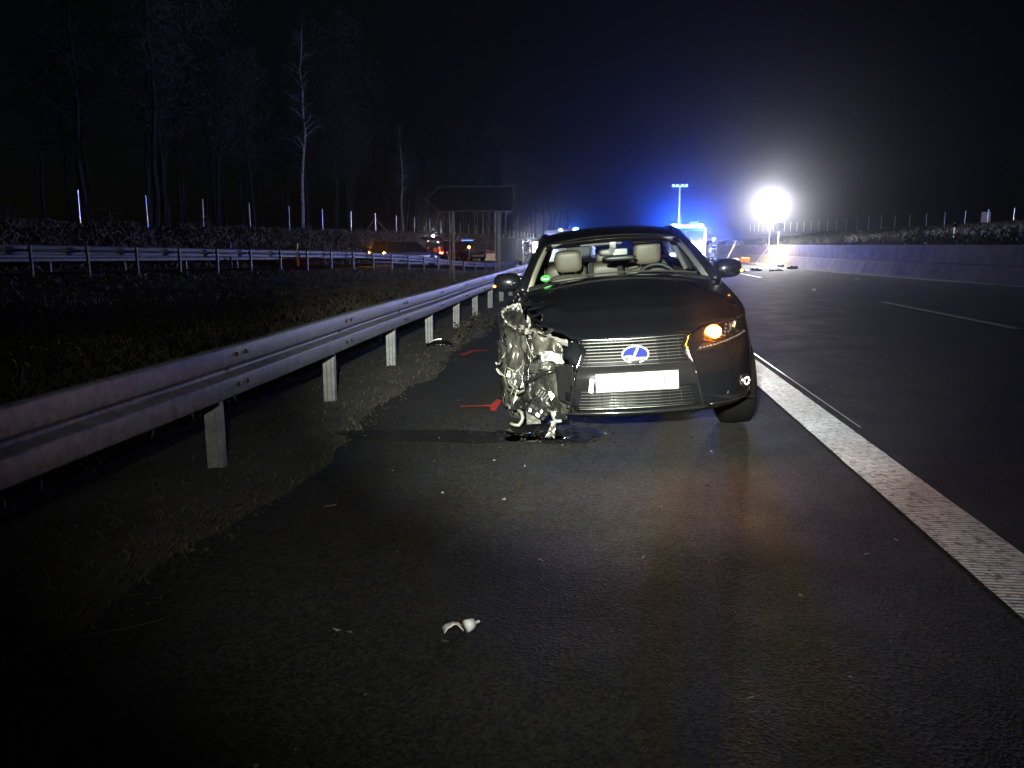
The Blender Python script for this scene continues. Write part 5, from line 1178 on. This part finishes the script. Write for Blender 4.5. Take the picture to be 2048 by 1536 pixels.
for sx in (-1, 1): MB().disc((sx * .85, .5, .38), .38, .25, 'X', 20).build('tyre', 'rubber', t); MB().box((sx * .9, -.03, .45), (.2, .04, .1)).build('tail_lamp', 'red', t)
MB().box((1.35, .6, 1.0), (.5, .5, 1.7)).build('torn_side', 'dgrey', t, bevel=.05)
rr = random.Random(3)
for k in range(26):
    c = Vector((1.3 + rr.uniform(-.3, .9), -.1 + rr.uniform(-.2, .1), rr.uniform(.1, 2.0))); q = [c + Vector((rr.gauss(0, .1), rr.gauss(0, .05), rr.gauss(0, .14))) for _ in range(4)]
    MB().add(q, [(0, 1, 2), (0, 2, 3), (0, 3, 1), (1, 3, 2)]).build('wreck_scrap', rr.choice(['dgrey', 'crush', 'alu']), t)
t = thing('work_light', 'white work lamp glaring on a stand right of the dark truck', 'lamp', (-5.15, 67.5, .1)); MB().tube([(0, 0, 0), (0, 0, 1.3)], .03, 6).build('pole', 'dgrey', t); MB().box((0, 0, 1.25), (.30, .12, .42)).build('lamp_head', 'work', t); MB().box((0, .02, .75), (.24, .05, .4)).build('lower_lamp_head', 'work', t)
t = thing('lamp_stand', 'small white lamp under a dark arm on thin legs behind the dark car', 'lamp', (-11.2, 75, 0)); 
for sx in (-.25, 0, .25): MB().tube([(sx, 0, -.3), (sx * .6, 0, 1.35)], .025, 6).build('stand_leg', 'timber', t)
MB().box((-.25, 0, 1.45), (1.0, .2, .08)).build('stand_arm', 'dgrey', t); MB().ell((.05, -.1, 1.32), (.13, .08, .08), 8, 6).build('lamp_head', 'headl', t)
t = thing('trailer', 'low pale timber trailer with red parts between the dark car and the truck', 'trailer', (-9.2, 70, -.25), R(-4))
for k in range(3): MB().box((0, 0, .35 + .2 * k), (2.2, .06, .18)).build('side_board', 'timber', t)
MB().box((0, .9, .28), (2.2, 1.8, .08)).build('trailer_floor', 'dgrey', t); MB().tube([(-1.0, 0, 1.0), (.5, 0, .95), (1.05, .1, 1.7)], .05, 6).build('red_rail', 'red', t); MB().box((1.3, -.05, .5), (.4, .1, .7)).build('end_panel', 'shutter', t)
for sx in (-.8, .8): MB().disc((sx, .5, .2), .28, .14, 'X', 16).build('tyre', 'rubber', t)
# knocked-down rail pieces on the slip road
for i, (s, off) in enumerate(((24, 2.2), (28, 2.8))):
    c = rp(s, off); v, f = sweep_profile([((*rp(s, off), zf(*rp(s, off)) + .2), (0, -1)), ((*rp(s + 6, off - .6), zf(*rp(s + 6, off)) + .05), (0, -1))]); o = mkobj('loose_rail', v, f, 'galv'); tag(o, ('longer' if i else 'nearer') + ' loose pale rail beam lying on the slip road behind the rail', 'guard rail piece')

# ------------------------------------------------------------------ haze
hz = MB().box((0, 145, 13.5), (236, 330, 33)).build('haze', None, None); stuff(hz)
hm = bpy.data.materials.new('haze'); hm.use_nodes = True; nn_ = hm.node_tree.nodes; nn_.remove(nn_['Principled BSDF'])
pv = nn_.new('ShaderNodeVolumePrincipled'); pv.inputs['Color'].default_value = (.74, .80, .96, 1); pv.inputs['Density'].default_value = HAZE; pv.inputs['Anisotropy'].default_value = .965
hm.node_tree.links.new(pv.outputs[0], nn_['Material Output'].inputs['Volume']); hz.data.materials.append(hm)
